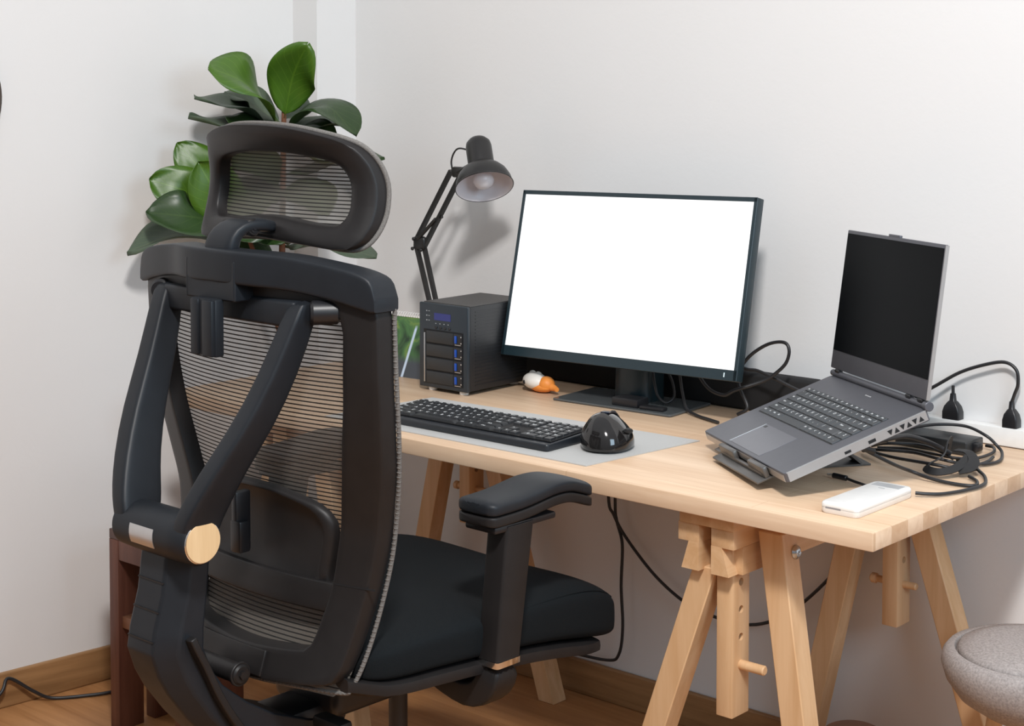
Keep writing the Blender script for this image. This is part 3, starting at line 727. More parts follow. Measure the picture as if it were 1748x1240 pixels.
STD = empty('laptop_stand', 'grey folding metal laptop stand under the grey laptop', 'laptop stand', (-.534, -.427, .785), (.354, -.027, -.623))
SM = pm('stand_grey', (.13, .125, .12), .4, metal=.5)
for x in (.085, .205):
    bm = B(); box(bm, (x, .115, -.0215), (.042, .25, .0035), bev=.001)
    obj('support_arm', bm, SM, STD, 40)
bm = B(); box(bm, (.215, -.004, -.0215), (.225, .05, .004), bev=.001); obj('front_plate', bm, SM, STD, 40)
for x in (.145, .29):
    bm = B(); box(bm, (x, -.0075, -.010), (.075, .010, .020), bev=.003); obj('lip', bm, SM, STD, 40)
bm = B(); box(bm, (.215, -.010, -.016), (.20, .006, .008), bev=.002); obj('lip_rail', bm, SM, STD, 40)
Mi = (Matrix.Translation((-.534, -.427, .785)) @ Euler((.354, -.027, -.623)).to_matrix().to_4x4()).inverted()
def ipt(p): return Mi @ Vector(p)
def stand_bar(name, a, b, w, th):
    a = ipt(a); b = ipt(b); d = (b-a).normalized(); xx = Vector((1, 0, 0)); n = d.cross(xx).normalized()
    bm = B(); loft(bm, [[p+xx*sx*w/2+n*sy*th/2 for sx, sy in ((-1, -1), (1, -1), (1, 1), (-1, 1))] for p in (a, b)]); return obj(name, bm, SM, STD, 40)
# base plate flat on the desk and the folding struts
bm = B(); cyaw = -.623
pl = [Vector((math.cos(cyaw)*x-math.sin(cyaw)*y, math.sin(cyaw)*x+math.cos(cyaw)*y, 0))+Vector((-.534, -.427, 0)) for x, y in ((.04, .07), (.195, .07), (.195, .252), (.04, .252))]
loft(bm, [[ipt((p.x, p.y, zz)) for p in pl] for zz in (.7505, .7535)]); obj('base_plate', bm, SM, STD, 40)
for x in (.085, .175):
    def lw(x_, y_, zz): return (math.cos(cyaw)*x_-math.sin(cyaw)*y_-.534, math.sin(cyaw)*x_+math.cos(cyaw)*y_-.427, zz)
    top = (Matrix.Translation((-.534, -.427, .785)) @ Euler((.354, -.027, -.623)).to_matrix().to_4x4()) @ Vector((x, .155, -.024))
    stand_bar('strut', lw(x, .235, .7535), tuple(top), .038, .004)

# ------------------------------------------------------------------ disk station
NS = empty('network_storage_box', 'black four-bay network storage box with blue display, left of the monitor', 'storage box', (-1.3677, -.3503, .75), (0, 0, .012))
w_, d_, h_ = .148, .205, .199
NASM = pm('nas_side', (.012, .013, .015), .42, bump=.2, bscale=200); NASF = pm('nas_front', (.018, .026, .034), .38); NAST = pm('nas_top', (.055, .052, .05), .5)
bm = B(); box(bm, (w_/2, d_/2+.004, .008+(h_-.008)/2), (w_-.002, d_-.008, h_-.010), bev=.003); CS = obj('case', bm, NASM, NS, 40)
bm = B(); box(bm, (w_/2, .0035, .008+(h_-.008)/2), (w_, .009, h_-.008), bev=.003, seg=3); FR = obj('front_panel', bm, NASF, NS, 40)
bm = B(); box(bm, (w_/2, d_/2+.004, h_-.0005), (w_-.008, d_-.014, .002)); obj('top_panel', bm, NAST, NS)
bm = B()
for k in range(22): box(bm, (w_-.0012, d_/2+.01, .022+.0078*k), (.0022, d_-.03, .0022))
obj('side_ribs', bm, NASM, CS)
bm = B(); box(bm, (.072, -.0012, .170), (.050, .001, .016)); obj('display', bm, LCD, FR)
bm = B()
for k in range(4): box(bm, (.052+.0125*k, -.0012, .1545), (.003, .0008, .0016))
for k in range(3): box(bm, (.024, -.0012, .181-.0105*k), (.0026, .0008, .0026)); box(bm, (.031, -.0012, .181-.0105*k), (.005, .0006, .0012))
obj('panel_print', bm, LED, FR)
for k in range(4):
    bm = B(); cyl(bm, (.053+.0135*k, -.001, .1455), (.053+.0135*k, -.0028, .1455), .0034, 16, .0006); obj('button', bm, BLACK, FR, 40)
bm = B(); box(bm, (.075, -.0002, .079), (.120, .003, .122)); obj('bay_recess', bm, SEAM, FR)
bm = B(); box(bm, (.0195, -.0028, .076), (.0032, .004, .112), bev=.0008); obj('silver_strip', bm, SILVER, FR, 40)
for k in range(4):
    zc = .0325+.0305*k
    bm = B(); box(bm, (.066, -.0018, zc), (.082, .005, .0265), bev=.001); BY = obj('drive_tray', bm, pm('tray', (.020, .022, .024), .4), NS, 40)
    bm = B(); box(bm, (.120, -.0015, zc), (.026, .004, .0265), bev=.001); obj('latch_surround', bm, BLACK, BY, 40)
    bm = B(); box(bm, (.1145, -.0044, zc), (.006, .003, .017), bev=.001); obj('latch', bm, BLUE, BY, 40)
    bm = B(); cyl(bm, (.1305, -.003, zc+.007), (.1305, -.0042, zc+.007), .0016, 10); cyl(bm, (.1305, -.003, zc-.007), (.1305, -.0042, zc-.007), .0016, 10); box(bm, (.121, -.0040, zc-.0115), (.018, .001, .0012)); obj('latch_mark', bm, SILVER, BY, 40)
for x in (.028, .122):
    for y in (.016, .185):
        bm = B(); cyl(bm, (x, y, 0), (x, y, .0085), .0105, 20, .001); obj('foot', bm, WHITE, NS, 40)

# ------------------------------------------------------------------ desk calendar
CAL = empty('desk_calendar', 'small spiral-bound photo calendar with waterfall picture, left of the storage box', 'calendar', (-1.50, -.245, .75), (0, 0, .10))
def calmat():
    m, t, b = nt('waterfall_print'); L = t.links.new
    tc = N(t, 'ShaderNodeTexCoord'); n = N(t, 'ShaderNodeTexNoise', i_Scale=16., i_Detail=5., i_Distortion=1.2); L(tc.outputs['Object'], n.inputs['Vector'])
    cr = N(t, 'ShaderNodeValToRGB'); e = cr.color_ramp.elements; e[0].position = .3; e[0].color = (.008, .03, .012, 1); e[1].position = .7; e[1].color = (.33, .42, .06, 1)
    x = cr.color_ramp.elements.new(.5); x.color = (.06, .17, .05, 1); L(n.outputs[0], cr.inputs[0])
    sp = N(t, 'ShaderNodeSeparateXYZ'); L(tc.outputs['Object'], sp.inputs[0])
    # stream: |x - x0(z)| < w
    a = N(t, 'ShaderNodeMath', operation='MULTIPLY_ADD'); a.inputs[1].default_value = -.22; a.inputs[2].default_value = .004; L(sp.outputs[2], a.inputs[0])
    d = N(t, 'ShaderNodeMath', operation='ADD'); L(sp.outputs[0], d.inputs[0]); L(a.outputs[0], d.inputs[1])
    ab = N(t, 'ShaderNodeMath', operation='ABSOLUTE'); L(d.outputs[0], ab.inputs[0])
    mr = N(t, 'ShaderNodeMapRange'); mr.inputs[1].default_value = .0022; mr.inputs[2].default_value = .0045; mr.inputs[3].default_value = 1; mr.inputs[4].default_value = 0; L(ab.outputs[0], mr.inputs[0])
    lo_ = N(t, 'ShaderNodeMapRange'); lo_.inputs[1].default_value = .035; lo_.inputs[2].default_value = .055; L(sp.outputs[2], lo_.inputs[0])
    hi2 = N(t, 'ShaderNodeMapRange'); hi2.inputs[1].default_value = .115; hi2.inputs[2].default_value = .125; hi2.inputs[3].default_value = 1; hi2.inputs[4].default_value = 0; L(sp.outputs[2], hi2.inputs[0])
    mu = N(t, 'ShaderNodeMath', operation='MULTIPLY'); L(mr.outputs[0], mu.inputs[0]); L(hi2.outputs[0], mu.inputs[1])
    mx0 = N(t, 'ShaderNodeMix', data_type='RGBA'); mx0.inputs[6].default_value = (.05, .06, .075, 1); L(lo_.outputs[0], mx0.inputs[0]); L(cr.outputs[0], mx0.inputs[7])
    mx = N(t, 'ShaderNodeMix', data_type='RGBA'); mx.inputs[7].default_value = (.55, .68, .85, 1); L(mu.outputs[0], mx.inputs[0]); L(mx0.outputs[2], mx.inputs[6]); L(mx.outputs[2], b.inputs['Base Color']); b.inputs['Roughness'].default_value = .3
    return m
bm = B(); box(bm, (0, 0, .072), (.19, .0015, .142)); obj('picture_page', bm, calmat(), CAL, None, (0, -.030, 0), (-.20, 0, 0))
bm = B(); box(bm, (0, .0016, .073), (.194, .0012, .146)); box(bm, (0, .0, .144), (.194, .003, .004)); obj('card', bm, WHITE, CAL, None, (0, -.030, 0), (-.20, 0, 0))
bm = B(); box(bm, (0, 0, .073), (.19, .0012, .146)); obj('back_stand', bm, WHITE, CAL, None, (0, .030, 0), (.20, 0, 0))
bm = B()
for k in range(26):
    x = -.09+.0072*k; tube(bm, [(x+.0006*math.cos(a), .0055*math.cos(a), .1445+.0055*math.sin(a)) for a in [2*PI*j/8 for j in range(8)]], .0009, 5, True, 2)
obj('spiral', bm, WHITE, CAL, 60)

# ------------------------------------------------------------------ architect lamp
LM = empty('desk_lamp', 'black articulated desk lamp behind the storage box, switched off', 'desk lamp', (-1.503, -.125, .75))
LBL = pm('lamp_black', (.014, .013, .013), .38)
O = Vector((-1.503, -.125, .75)); q_ = lambda x, y, z_: (x-O.x, y-O.y, z_-O.z)
bm = B(); lathe(bm, [(0, 0), (.075, 0), (.078, .004), (.076, .012), (.03, .018), (.014, .022), (.012, .05), (0, .05)], 40); obj('base', bm, LBL, LM, 40)
el = Vector((-1.572, -.14, 1.050)); bs = Vector((-1.506, -.128, .80)); hd = Vector((-1.450, -.145, 1.224))
def rod(a, b, r=.0042): bm = B(); cyl(bm, a, b, r, 12); return bm
dv = Vector((.012, 0, .004))
for s in (-1, 1):
    bm = B(); a = bs+Vector((s*.010, 0, 0)); b = el+Vector((s*.013, 0, -.004)); box(bm, (0, 0, 0), (.0115, .008, 1)); 
    M = Matrix.Translation(Vector(q_(*((a+b)/2)))) @ (b-a).to_track_quat('Z', 'Y').to_matrix().to_4x4() @ Matrix.Diagonal((1, 1, (b-a).length, 1)); bmesh.ops.transform(bm, matrix=M, verts=bm.verts[:]); obj('lower_arm', bm, LBL, LM)
for s in (-1, 1):
    bm = B(); sh = Vector((s*.0125, 0, -s*.009)); a = el+sh; b = hd+sh; box(bm, (0, 0, 0), (.0115, .008, 1))
    M = Matrix.Translation(Vector(q_(*((a+b)/2)))) @ (b-a).to_track_quat('Z', 'Y').to_matrix().to_4x4() @ Matrix.Diagonal((1, 1, (b-a).length, 1)); bmesh.ops.transform(bm, matrix=M, verts=bm.verts[:]); obj('upper_arm', bm, LBL, LM)
bm = B()
a = el+Vector((.0, -.008, .012)); b = el+Vector((.058, -.008, .062)); cyl(bm, q_(*a), q_(*b), .0045, 12); cyl(bm, q_(*(el+Vector((.045, .004, .062)))), q_(*(el+Vector((.078, -.004, .070)))), .0035, 10)
obj('spring', bm, LBL, LM, 40)
bm = B(); box(bm, q_(*(el+Vector((.002, -.002, .002)))), (.040, .016, .034), bev=.008, seg=3)
for x, zz in ((-.016, -.012), (.012, -.014), (-.012, .012)): cyl(bm, q_(*(el+Vector((x, -.008, zz)))), q_(*(el+Vector((x, -.013, zz)))), .0045, 12, .001)
obj('elbow_joint', bm, LBL, LM, 40)
ax = Vector((.47, -.33, -.82)).normalized()     # from cap to mouth
rim = Vector((-1.310, -.195, 1.203)); capt = rim-ax*.135
bm = B(); box(bm, q_(*(hd+Vector((.012, -.002, .006)))), (.034, .014, .026), bev=.005)
cyl(bm, q_(*hd), q_(*(rim-ax*.075)), .006, 12); obj('head_joint', bm, LBL, LM, 40)
bm = B(); tube(bm, [q_(*p) for p in (hd+Vector((-.004, -.004, .004)), hd+Vector((-.006, -.006, .035)), hd+Vector((.018, -.01, .062)), rim-ax*.098+Vector((-.026, 0, .0)))], .0022, 8); obj('lamp_cord', bm, CABLE, LM, 60)
Mh = Matrix.Translation(Vector(q_(*rim))) @ (-ax).to_track_quat('Z', 'Y').to_matrix().to_4x4()
outp = [(.0665, 0), (.0668, .003), (.064, .018), (.057, .034), (.046, .047), (.034, .054), (.0305, .058), (.0305, .108), (.0285, .119), (.021, .128), (.010, .132), (0, .133)]
bm = B(); lathe(bm, outp, 48, Mh); SH = obj('shade', bm, LBL, LM, 35)
bm = B(); lathe(bm, [(.0668, .0), (.0655, .0005), (.0625, .018), (.0555, .033), (.044, .045), (.030, .052), (.0, .053)], 48, Mh); obj('shade_lining', bm, SHADEIN, SH, 60)
bm = B(); lathe(bm, [(.012, .053), (.013, .038), (.018, .031), (.0245, .020), (.0245, .014), (.019, .004), (.010, -.001), (0, -.003)], 28, Mh)
bulb = pm('frosted_bulb', (.72, .68, .70), .15); obj('bulb', bm, bulb, SH, 60)
bm = B(); lathe(bm, [(.0672, -.0008), (.0685, .001), (.0672, .003), (.0655, .001), (.0672, -.0008)], 48, Mh); obj('shade_rim', bm, LBL, SH, 60)

# ------------------------------------------------------------------ keyboard, mat, mouse
bm = B(); mc = [(.312, -.146), (.347, .163), (-.345, .131), (-.375, -.159)]; prism(bm, mc, lambda x, y: (x, y, .0002), lambda x, y: (x, y, .002)); o = obj('desk_mat', bm, PADM, None, 40, (-.925, -.541, .75)); meta(o, 'thin light grey desk mat under the keyboard and mouse', 'desk mat')
KB_ = empty('keyboard', 'black full-size keyboard at the front of the desk, on the grey mat', 'keyboard', (-1.190, -.662, .7525), (0, 0, .018))
kw, kd = .457, .140
bm = B(); pf = rrect(kw, kd, .008, 4, kw/2, kd/2); prism(bm, pf, lambda x, y: (x, y, .0), lambda x, y: (x, y, .0135+.006*y/kd)); mod_bevel(obj('body', bm, pm('keyboard_body', (.013, .016, .021), .33), KB_, 40), .003, 3)
krows = [([('Esc'), None, 'F1', 'F2', 'F3', 'F4', None, 'F5', 'F6', 'F7', 'F8', None, 'F9', 'F10', 'F11', 'F12', None, 'Prt', 'Scr', 'Brk', None, 'Cal', 'Vol', 'Off', 'Snd'], [1, .6, 1, 1, 1, 1, .4, 1, 1, 1, 1, .4, 1, 1, 1, 1, .3, 1, 1, 1, .3, 1, 1, 1, 1], .0165),
         (list('`1234567890-=')+['Back', None, 'Ins', 'Home', 'PgU', None, 'Num', '/', '*', '-'], [1]*13+[1.4, .3, 1, 1, 1, .3, 1, 1, 1, 1], .020),
         (['Tab']+list('QWERTYUIOP[]')+['\\', None, 'Del', 'End', 'PgD', None, '7', '8', '9', '+'], [1.4]+[1]*13+[.3, 1, 1, 1, .3, 1, 1, 1, 1], .020),
         (['Caps']+list("ASDFGHJKL;'")+['Enter', None, '4', '5', '6', ''], [1.7]+[1]*11+[1.7, 3.6, 1, 1, 1, 1], .020),
         (['Shift']+list('ZXCVBNM,./')+['Shift', None, '^', None, '1', '2', '3', 'Ent'], [2.2]+[1]*10+[2.2, 1.3, 1, 1.3, 1, 1, 1, 1], .020),
         (['Ctrl', 'Win', 'Alt', '', 'Alt', 'Fn', 'Ctrl', None, '<', 'v', '>', None, '0', '.', ''], [1.3, 1.2, 1.2, 6.1, 1.2, 1.2, 2.2, .3, 1, 1, 1, .3, 2, 1, 1], .020)]
KT = bpy.data.objects.new('key_bed', None)
bm = B(); box(bm, (kw/2, kd/2+.006, -.0006), (kw-.010, .118, .0012)); KT = obj('key_bed', bm, SEAM, KB_, None, (0, 0, .0157), (math.atan(.006/kd), 0, 0))
keyset(krows, .008, kw-.008, .136, .0022, .0038, KEYB, KT, .0100, dish=True)
# the many key legends of the row nearest the viewer fall inside this bed
MS = empty('mouse', 'glossy black ergonomic wireless mouse on the grey mat, right of the keyboard', 'mouse', (-.665, -.545, .7525), (0, 0, .35))
bm = B(); rings = []
nz = 14
for j in range(nz):
    t = j/(nz-1); q = .001+.069*t
    # tall thumb-rest shape: wide foot, hump leaning to the left
    f = math.sqrt(max(0, 1-(t)**2.3)); hx_ = .045*f*(1+.10*math.sin(PI*min(1, t*1.4))) ; hy_ = .060*(max(0, 1-t**1.9))**.55
    cx_ = -.004-.010*t; cy_ = -.006*t*t
    rings.append([(cx_+a*max(hx_, .001)-(.004*(1-t) if a < 0 else 0), cy_+b*max(hy_, .001), q) for a, b in sell(0, 0, 1, 1, 2.2, 40)])
loft(bm, rings); mod_sub(obj('shell', bm, GLOSS, MS, 80), 1)
bm = B(); tube(bm, [(.034, -.020, .040), (.037, -.006, .037), (.037, .008, .034)], lambda t: .0035+.002*math.sin(PI*t), 10); obj('thumb_button', bm, RUBBER, MS, 60)
bm = B(); cyl(bm, (-.012, .032, .056), (-.002, .032, .056), .0095, 20, .002); obj('scroll_wheel', bm, RUBBER, MS, 40)
bm = B(); tube(bm, [(-.010, -.010, .0690), (-.009, .012, .0668), (-.007, .030, .0605), (-.005, .046, .047)], 1, prof=[(-.001, -.009), (.001, -.009), (.001, .009), (-.001, .009)]); obj('top_inlay', bm, pm('blue_black_inlay', (.006, .012, .03), .25), MS, 60)

# ------------------------------------------------------------------ small things by the monitor
TY = empty('clay_animal_figure', 'small cream and orange lying animal figure beside the storage box', 'figurine', (-1.142, -.195, .75), (0, 0, -.25))
bm = B(); bmesh.ops.create_uvsphere(bm, u_segments=28, v_segments=16, radius=1, matrix=Matrix.Translation((.004, 0, .0135)) @ Matrix.Diagonal((.036, .022, .0135, 1))); bmesh.ops.create_uvsphere(bm, u_segments=24, v_segments=14, radius=1, matrix=Matrix.Translation((.022, .002, .020)) @ Matrix.Diagonal((.020, .019, .018, 1)))
bdy = obj('body', bm, ORANGE, TY, 60)
bm = B(); bmesh.ops.create_uvsphere(bm, u_segments=28, v_segments=16, radius=1, matrix=Matrix.Translation((-.010, -.007, .024)) @ Matrix.Diagonal((.034, .024, .019, 1)))
for x in (-.026, -.004): bmesh.ops.create_uvsphere(bm, u_segments=16, v_segments=10, radius=1, matrix=Matrix.Translation((x, -.002, .038)) @ Matrix.Diagonal((.009, .008, .007, 1)))
obj('head', bm, CREAM, TY, 60)
bm = B(); bmesh.ops.create_uvsphere(bm, u_segments=12, v_segments=8, radius=1, matrix=Matrix.Translation((-.019, -.0300, .022)) @ Matrix.Diagonal((.0042, .002, .0048, 1))); obj('eye', bm, BLACK, TY, 60)
bm = B(); tube(bm, [(.036, .004, .016), (.048, .006, .014), (.060, .004, .013)], lambda t: .009-.004*t, 12); obj('tail', bm, ORANGE, TY, 60)
# usb dongles on the monitor's base
o = bx('card_reader', (0, 0, .009), (.066, .046, .018), BLACK, None, .003); o.location = (-.880, -.205, .7555); o.rotation_euler = (0, 0, .06); meta(o, 'small square black box lying on the monitor base', 'card reader')
o = bx('usb_stick', (0, 0, .004), (.058, .022, .008), BLACK, None, .003); o.location = (-.812, -.214, .7555); o.rotation_euler = (0, 0, .12); meta(o, 'flat black stick lying on the monitor base, right of the small square box', 'usb stick')

# ------------------------------------------------------------------ power bank / external drive
PB = empty('power_bank', 'white rounded power bank near the front right corner of the desk', 'power bank', (-.094, -.588, .75), (0, 0, .0035))
bm = B(); rings = []
for q, s_ in ((.0005, -.003), (.004, 0), (.0095, 0)): rings.append([(x, y, q) for x, y in rrect(.070+s_, .186+s_, .010, 6)])
loft(bm, rings); obj('lower_shell', bm, pm('warm_white_shell', (.78, .73, .68), .3), PB, 40)
bm = B(); rings = []
for q, s_ in ((.0098, -.001), (.0105, 0), (.0155, 0), (.0180, -.003), (.0187, -.008)): rings.append([(x, y, q) for x, y in rrect(.070+s_, .186+s_, .010, 6)])
loft(bm, rings); obj('upper_shell', bm, WHITE, PB, 40)
bm = B(); box(bm, (.000, .070, .0187), (.052, .024, .0006), bev=.0002, seg=1); obj('status_window', bm, pm('grey_window', (.42, .43, .44), .25), PB)
bm = B(); box(bm, (0, .048, .0187), (.012, .003, .0004)); obj('maker_mark', bm, LED, PB)
bm = B(); box(bm, (-.010, -.0925, .010), (.028, .0012, .003)); obj('port', bm, pm('port_grey', (.25, .24, .25), .5), PB)

# ------------------------------------------------------------------ power strip, plugs, adapter, cables
o = bx('power_strip', (0, 0, .018), (.53, .029, .036), WHITE, None, .003); o.location = (-.265, -.0155, .7503); meta(o, 'white power strip on the desk along the wall, behind the laptop', 'power strip')
def plug(x, w, h, neck):
    bm = B(); rings = []
    for q, sx, sy in ((0, 1, 1), (h*.28, 1, 1), (h*.5, .82, .9), (h*.68, .48, .62), (h*.72, .34, .5), (h, .26, .42)):
        rings.append([(a, b, q) for a, b in rrect(w*sx, .024*sy, .003, 3)])
    loft(bm, rings); return bm
p1 = obj('plug', plug(0, .036, .050, 1), BLACK, None, 45, (-.229, -.0155, .7863)); meta(p1, 'black upright plug with a short stub, right behind the laptop hinge', 'plug')
bm = B(); cyl(bm, (0, 0, .046), (0, 0, .066), .0032, 12, .001); obj('cord_stub', bm, CABLE, p1, 40)
p2 = obj('plug', plug(0, .030, .050, 1), BLACK, None, 45, (-.107, -.0155, .7863)); meta(p2, 'black upright plug whose cord arches back behind the laptop, nearest the right edge', 'plug')
bm = B(); wc = [(-.107, -.016, .835), (-.1, -.018, .853), (-.093, -.02, .873), (-.097, -.02, .899), (-.121, -.02, .911), (-.163, -.022, .901), (-.211, -.024, .881), (-.256, -.028, .852), (-.30, -.035, .822), (-.34, -.04, .785)]
tube(bm, [(x+.107, y+.0155, q-.7863) for x, y, q in wc], .0034, 10); obj('cord', bm, CABLE, p2, 60)
def cable(name, pts, r, label, group=None, cat_='cable', mat=CABLE):
    o_ = Vector(pts[0]); bm = B(); tube(bm, [Vector(p)-o_ for p in pts], r, 10); o = obj(name, bm, mat, None, 60, o_); return meta(o, label, cat_, group)
AD = empty('power_adapter', 'flat black power adapter among coiled cables behind the right side of the laptop', 'power adapter', (-.205, -.120, .7503), (0, 0, -.02))
bm = B(); box(bm, (0, 0, .013), (.150, .068, .026), bev=.003, seg=3); obj('case', bm, pm('adapter_black', (.02, .021, .022), .4), AD, 40)
bm = B(); box(bm, (.080, 0, .013), (.012, .022, .016), bev=.003); obj('inlet', bm, BLACK, AD, 40)
cc = empty('cable_coil', 'coil of black charger cable tied with a strap beside the laptop', 'cable coil', (-.12, -.25, .75))
def coilpart(name, pts, r, mat=CABLE, z0=0):
    bm = B(); tube(bm, [Vector(p)-Vector((-.12, -.25, .75)) for p in pts], r, 10); return obj(name, bm, mat, cc, 60)
coilpart('cord', [(-.155, -.445, .824), (-.149, -.396, .823), (-.148, -.351, .818), (-.137, -.304, .803), (-.124, -.267, .785), (-.114, -.253, .775)], .0048)
coilpart('cord', [(-.243, -.222, .793), (-.233, -.17, .793), (-.209, -.112, .793), (-.164, -.09, .792), (-.118, -.10, .782), (-.100, -.093, .765), (-.083, -.107, .757), (-.062, -.157, .755), (-.062, -.196, .755), (-.08, -.224, .757), (-.113, -.231, .760)], .0030)
coilpart('cord', [(-.271, -.237, .760), (-.219, -.219, .762), (-.147, -.237, .765), (-.121, -.24, .765), (-.100, -.22, .762), (-.094, -.171, .757), (-.095, -.118, .757), (-.113, -.079, .757), (-.131, -.074, .757)], .0030)
coilpart('cord', [(-.29, -.26, .758), (-.234, -.284, .769), (-.182, -.265, .769), (-.125, -.28, .769), (-.09, -.265, .763), (-.075, -.235, .757), (-.072, -.19, .756), (-.08, -.15, .756)], .0030)
coilpart('cord', [(-.28, -.275, .759), (-.26, -.285, .763), (-.189, -.321, .768), (-.105, -.323, .768), (-.07, -.30, .76), (-.06, -.26, .756)], .0030)
coilpart('cord', [(-.275, -.25, .765), (-.239, -.262, .777), (-.186, -.234, .777), (-.131, -.253, .775), (-.105, -.26, .768)], .0030)
bm = B(); cyl(bm, Vector((-.158, -.452, .8245))-Vector((-.12, -.25, .75)), Vector((-.153, -.420, .8235))-Vector((-.12, -.25, .75)), .0066, 16, .001); obj('charging_plug', bm, BLACK, cc, 40)
bm = B(); O2 = Vector((-.12, -.25, .75)); st = [Vector(p)-O2 for p in ((-.128, -.235, .770), (-.118, -.245, .798), (-.105, -.285, .800), (-.100, -.309, .782), (-.119, -.325, .768), (-.112, -.345, .763), (-.085, -.348, .763), (-.069, -.318, .768), (-.067, -.276, .780))]
tube(bm, st, 1, sm=5, prof=[(-.0012, -.0075), (.0012, -.0075), (.0012, .0075), (-.0012, .0075)]); obj('tie_strap', bm, RUBBER, cc, 60)
bm = B(); tube(bm, [Vector(p)-O2 for p in ((-.10, -.26, .785), (-.075, -.262, .785), (-.056, -.278, .776), (-.052, -.300, .768), (-.068, -.315, .763))], 1, sm=5, prof=[(-.0012, -.010), (.0012, -.010), (.0012, .010), (-.0012, .010)]); obj('tie_strap', bm, RUBBER, cc, 60)
uc = cable('usb_cable', [(-.163, -.497, .822), (-.158, -.478, .812), (-.127, -.436, .785), (-.121, -.385, .765), (-.084, -.381, .757), (-.044, -.377, .754), (-.012, -.367, .754), (-.022, -.335, .754), (-.045, -.318, .756)], .0032, 'black cable plugged into the laptop side, looping low across the desk', None)
bm = B(); cyl(bm, (0, 0, 0), (.014, .030, -.012), .0055, 14, .001); obj('plug_body', bm, BLACK, uc, 40)
cable('braided_cable', [(-.058, -.490, .757), (-.040, -.478, .756), (-.023, -.455, .755), (-.006, -.404, .755), (-.002, -.349, .755), (-.024, -.300, .755), (-.05, -.27, .757), (-.067, -.251, .758)], .0031, 'black braided cable leading from the white power bank to the cable coil', None)
LC = empty('connector_cable', 'black cable end with silver connector lying between laptop and power bank', 'cable', (-.227, -.472, .757))
bm = B(); cyl(bm, (0, 0, 0), (.030, -.004, 0), .0048, 14, .001); obj('plug_body', bm, BLACK, LC, 40)
bm = B(); box(bm, (-.006, .001, 0), (.012, .006, .003), bev=.0006); obj('connector', bm, SILVER, LC, 40)
bm = B(); tube(bm, [(.028, -.004, 0), (.045, -.010, -.001), (.080, -.022, -.002), (.100, -.032, -.003)], .0026, 10); obj('cord', bm, CABLE, LC, 60)
# cables behind the monitor
cable('loop_cable', [(-.64, -.155, .760), (-.619, -.15, .777), (-.645, -.14, .813), (-.654, -.13, .843), (-.634, -.12, .878), (-.591, -.118, .907), (-.553, -.118, .915), (-.539, -.12, .901), (-.546, -.12, .874), (-.568, -.125, .850), (-.593, -.135, .832), (-.640, -.165, .812), (-.664, -.172, .800), (-.701, -.176, .812), (-.735, -.17, .85), (-.75, -.16, .90)], .0036, 'black cable rising in a tall loop beside the monitor', None)
cable('display_cable', [(-.70, -.13, .875), (-.651, -.115, .850), (-.619, -.112, .848), (-.576, -.112, .836), (-.534, -.11, .822), (-.49, -.11, .81)], .0034, 'black cable running from the monitor across the black box, behind the looped cable', None)
cable('hanging_cable', [(-.795, -.155, .86), (-.785, -.158, .83), (-.772, -.165, .79), (-.752, -.178, .761), (-.715, -.195, .7545), (-.675, -.212, .7545), (-.64, -.225, .7545)], .0034, 'black cable drooping from under the monitor to the desk, right of its neck', None)
cable('short_cable', [(-.858, -.155, .83), (-.845, -.165, .80), (-.832, -.17, .775), (-.815, -.165, .763), (-.805, -.15, .775), (-.815, -.14, .80), (-.83, -.135, .82)], .0032, 'short black cable curl right against the neck of the monitor', None)
cable('small_cable_loop', [(-1.06, -.150, .86), (-1.058, -.152, .83), (-1.045, -.155, .822), (-1.025, -.15, .835), (-1.02, -.148, .86)], .0028, 'small dark cable loop hanging below the left half of the monitor', None)
# cables under the desk
cable('mains_cable', [(-1.056, -.03, .715), (-1.056, -.03, .485), (-1.051, -.03, .439), (-1.035, -.03, .387), (-1.038, -.03, .291), (-1.033, -.03, .197), (-1.044, -.03, .130), (-1.08, -.03, .108), (-1.221, -.03, .096), (-1.35, -.035, .06), (-1.45, -.05, .006)], .0036, 'black cable hanging straight down the wall from the desk to the floor', None)
cable('drooping_cable', [(-1.064, -.045, .715), (-1.064, -.045, .50), (-1.050, -.042, .455), (-1.022, -.03, .403), (-.939, -.03, .332), (-.85, -.03, .287), (-.764, -.03, .274), (-.673, -.03, .281), (-.586, -.03, .328), (-.491, -.03, .422), (-.44, -.035, .50), (-.43, -.04, .70)], .0036, 'black cable drooping in a wide curve below the desk to the right trestle', None)
cable('floor_cable', [(-2.10, -1.02, .012), (-2.09, -.98, .05), (-2.10, -.955, .072), (-2.085, -.90, .03), (-2.073, -.86, .006), (-2.03, -.80, .005), (-2.00, -.73, .005), (-2.0, -.6, .005), (-1.98, -.45, .005)], .0040, 'black cable on the floor along the left wall', None)

# ------------------------------------------------------------------ dark wooden stand
SD = empty('side_table', 'dark stained wooden side table by the left wall, behind the chair', 'side table', (-1.70, -.785, 0))
x0, x1, y0, y1 = -.133, .133, -.079, .083
bm = B(); box(bm, ((x0+x1)/2, (y0+y1)/2, .441), (x1-x0, y1-y0, .022), bev=.002); obj('top', bm, wood('dark_top', (.06, .024, .016), (.10, .045, .032), 'X', 1.2, .4), SD, 40)
for sx in (x0+.0165, x1-.0165):
    for sy in (y0+.033, y1-.033):
        bm = B(); box(bm, (sx, sy, .215), (.033, .066, .43), bev=.0015); obj('leg', bm, DARKWOOD, SD, 40)
bm = B(); box(bm, (0, y0+.012, .408), (x1-x0-.066, .022, .044), bev=.001); obj('front_rail', bm, DARKWOOD, SD, 40)
bm = B(); box(bm, (0, y1-.012, .408), (x1-x0-.066, .022, .044), bev=.001); obj('rear_rail', bm, DARKWOOD, SD, 40)
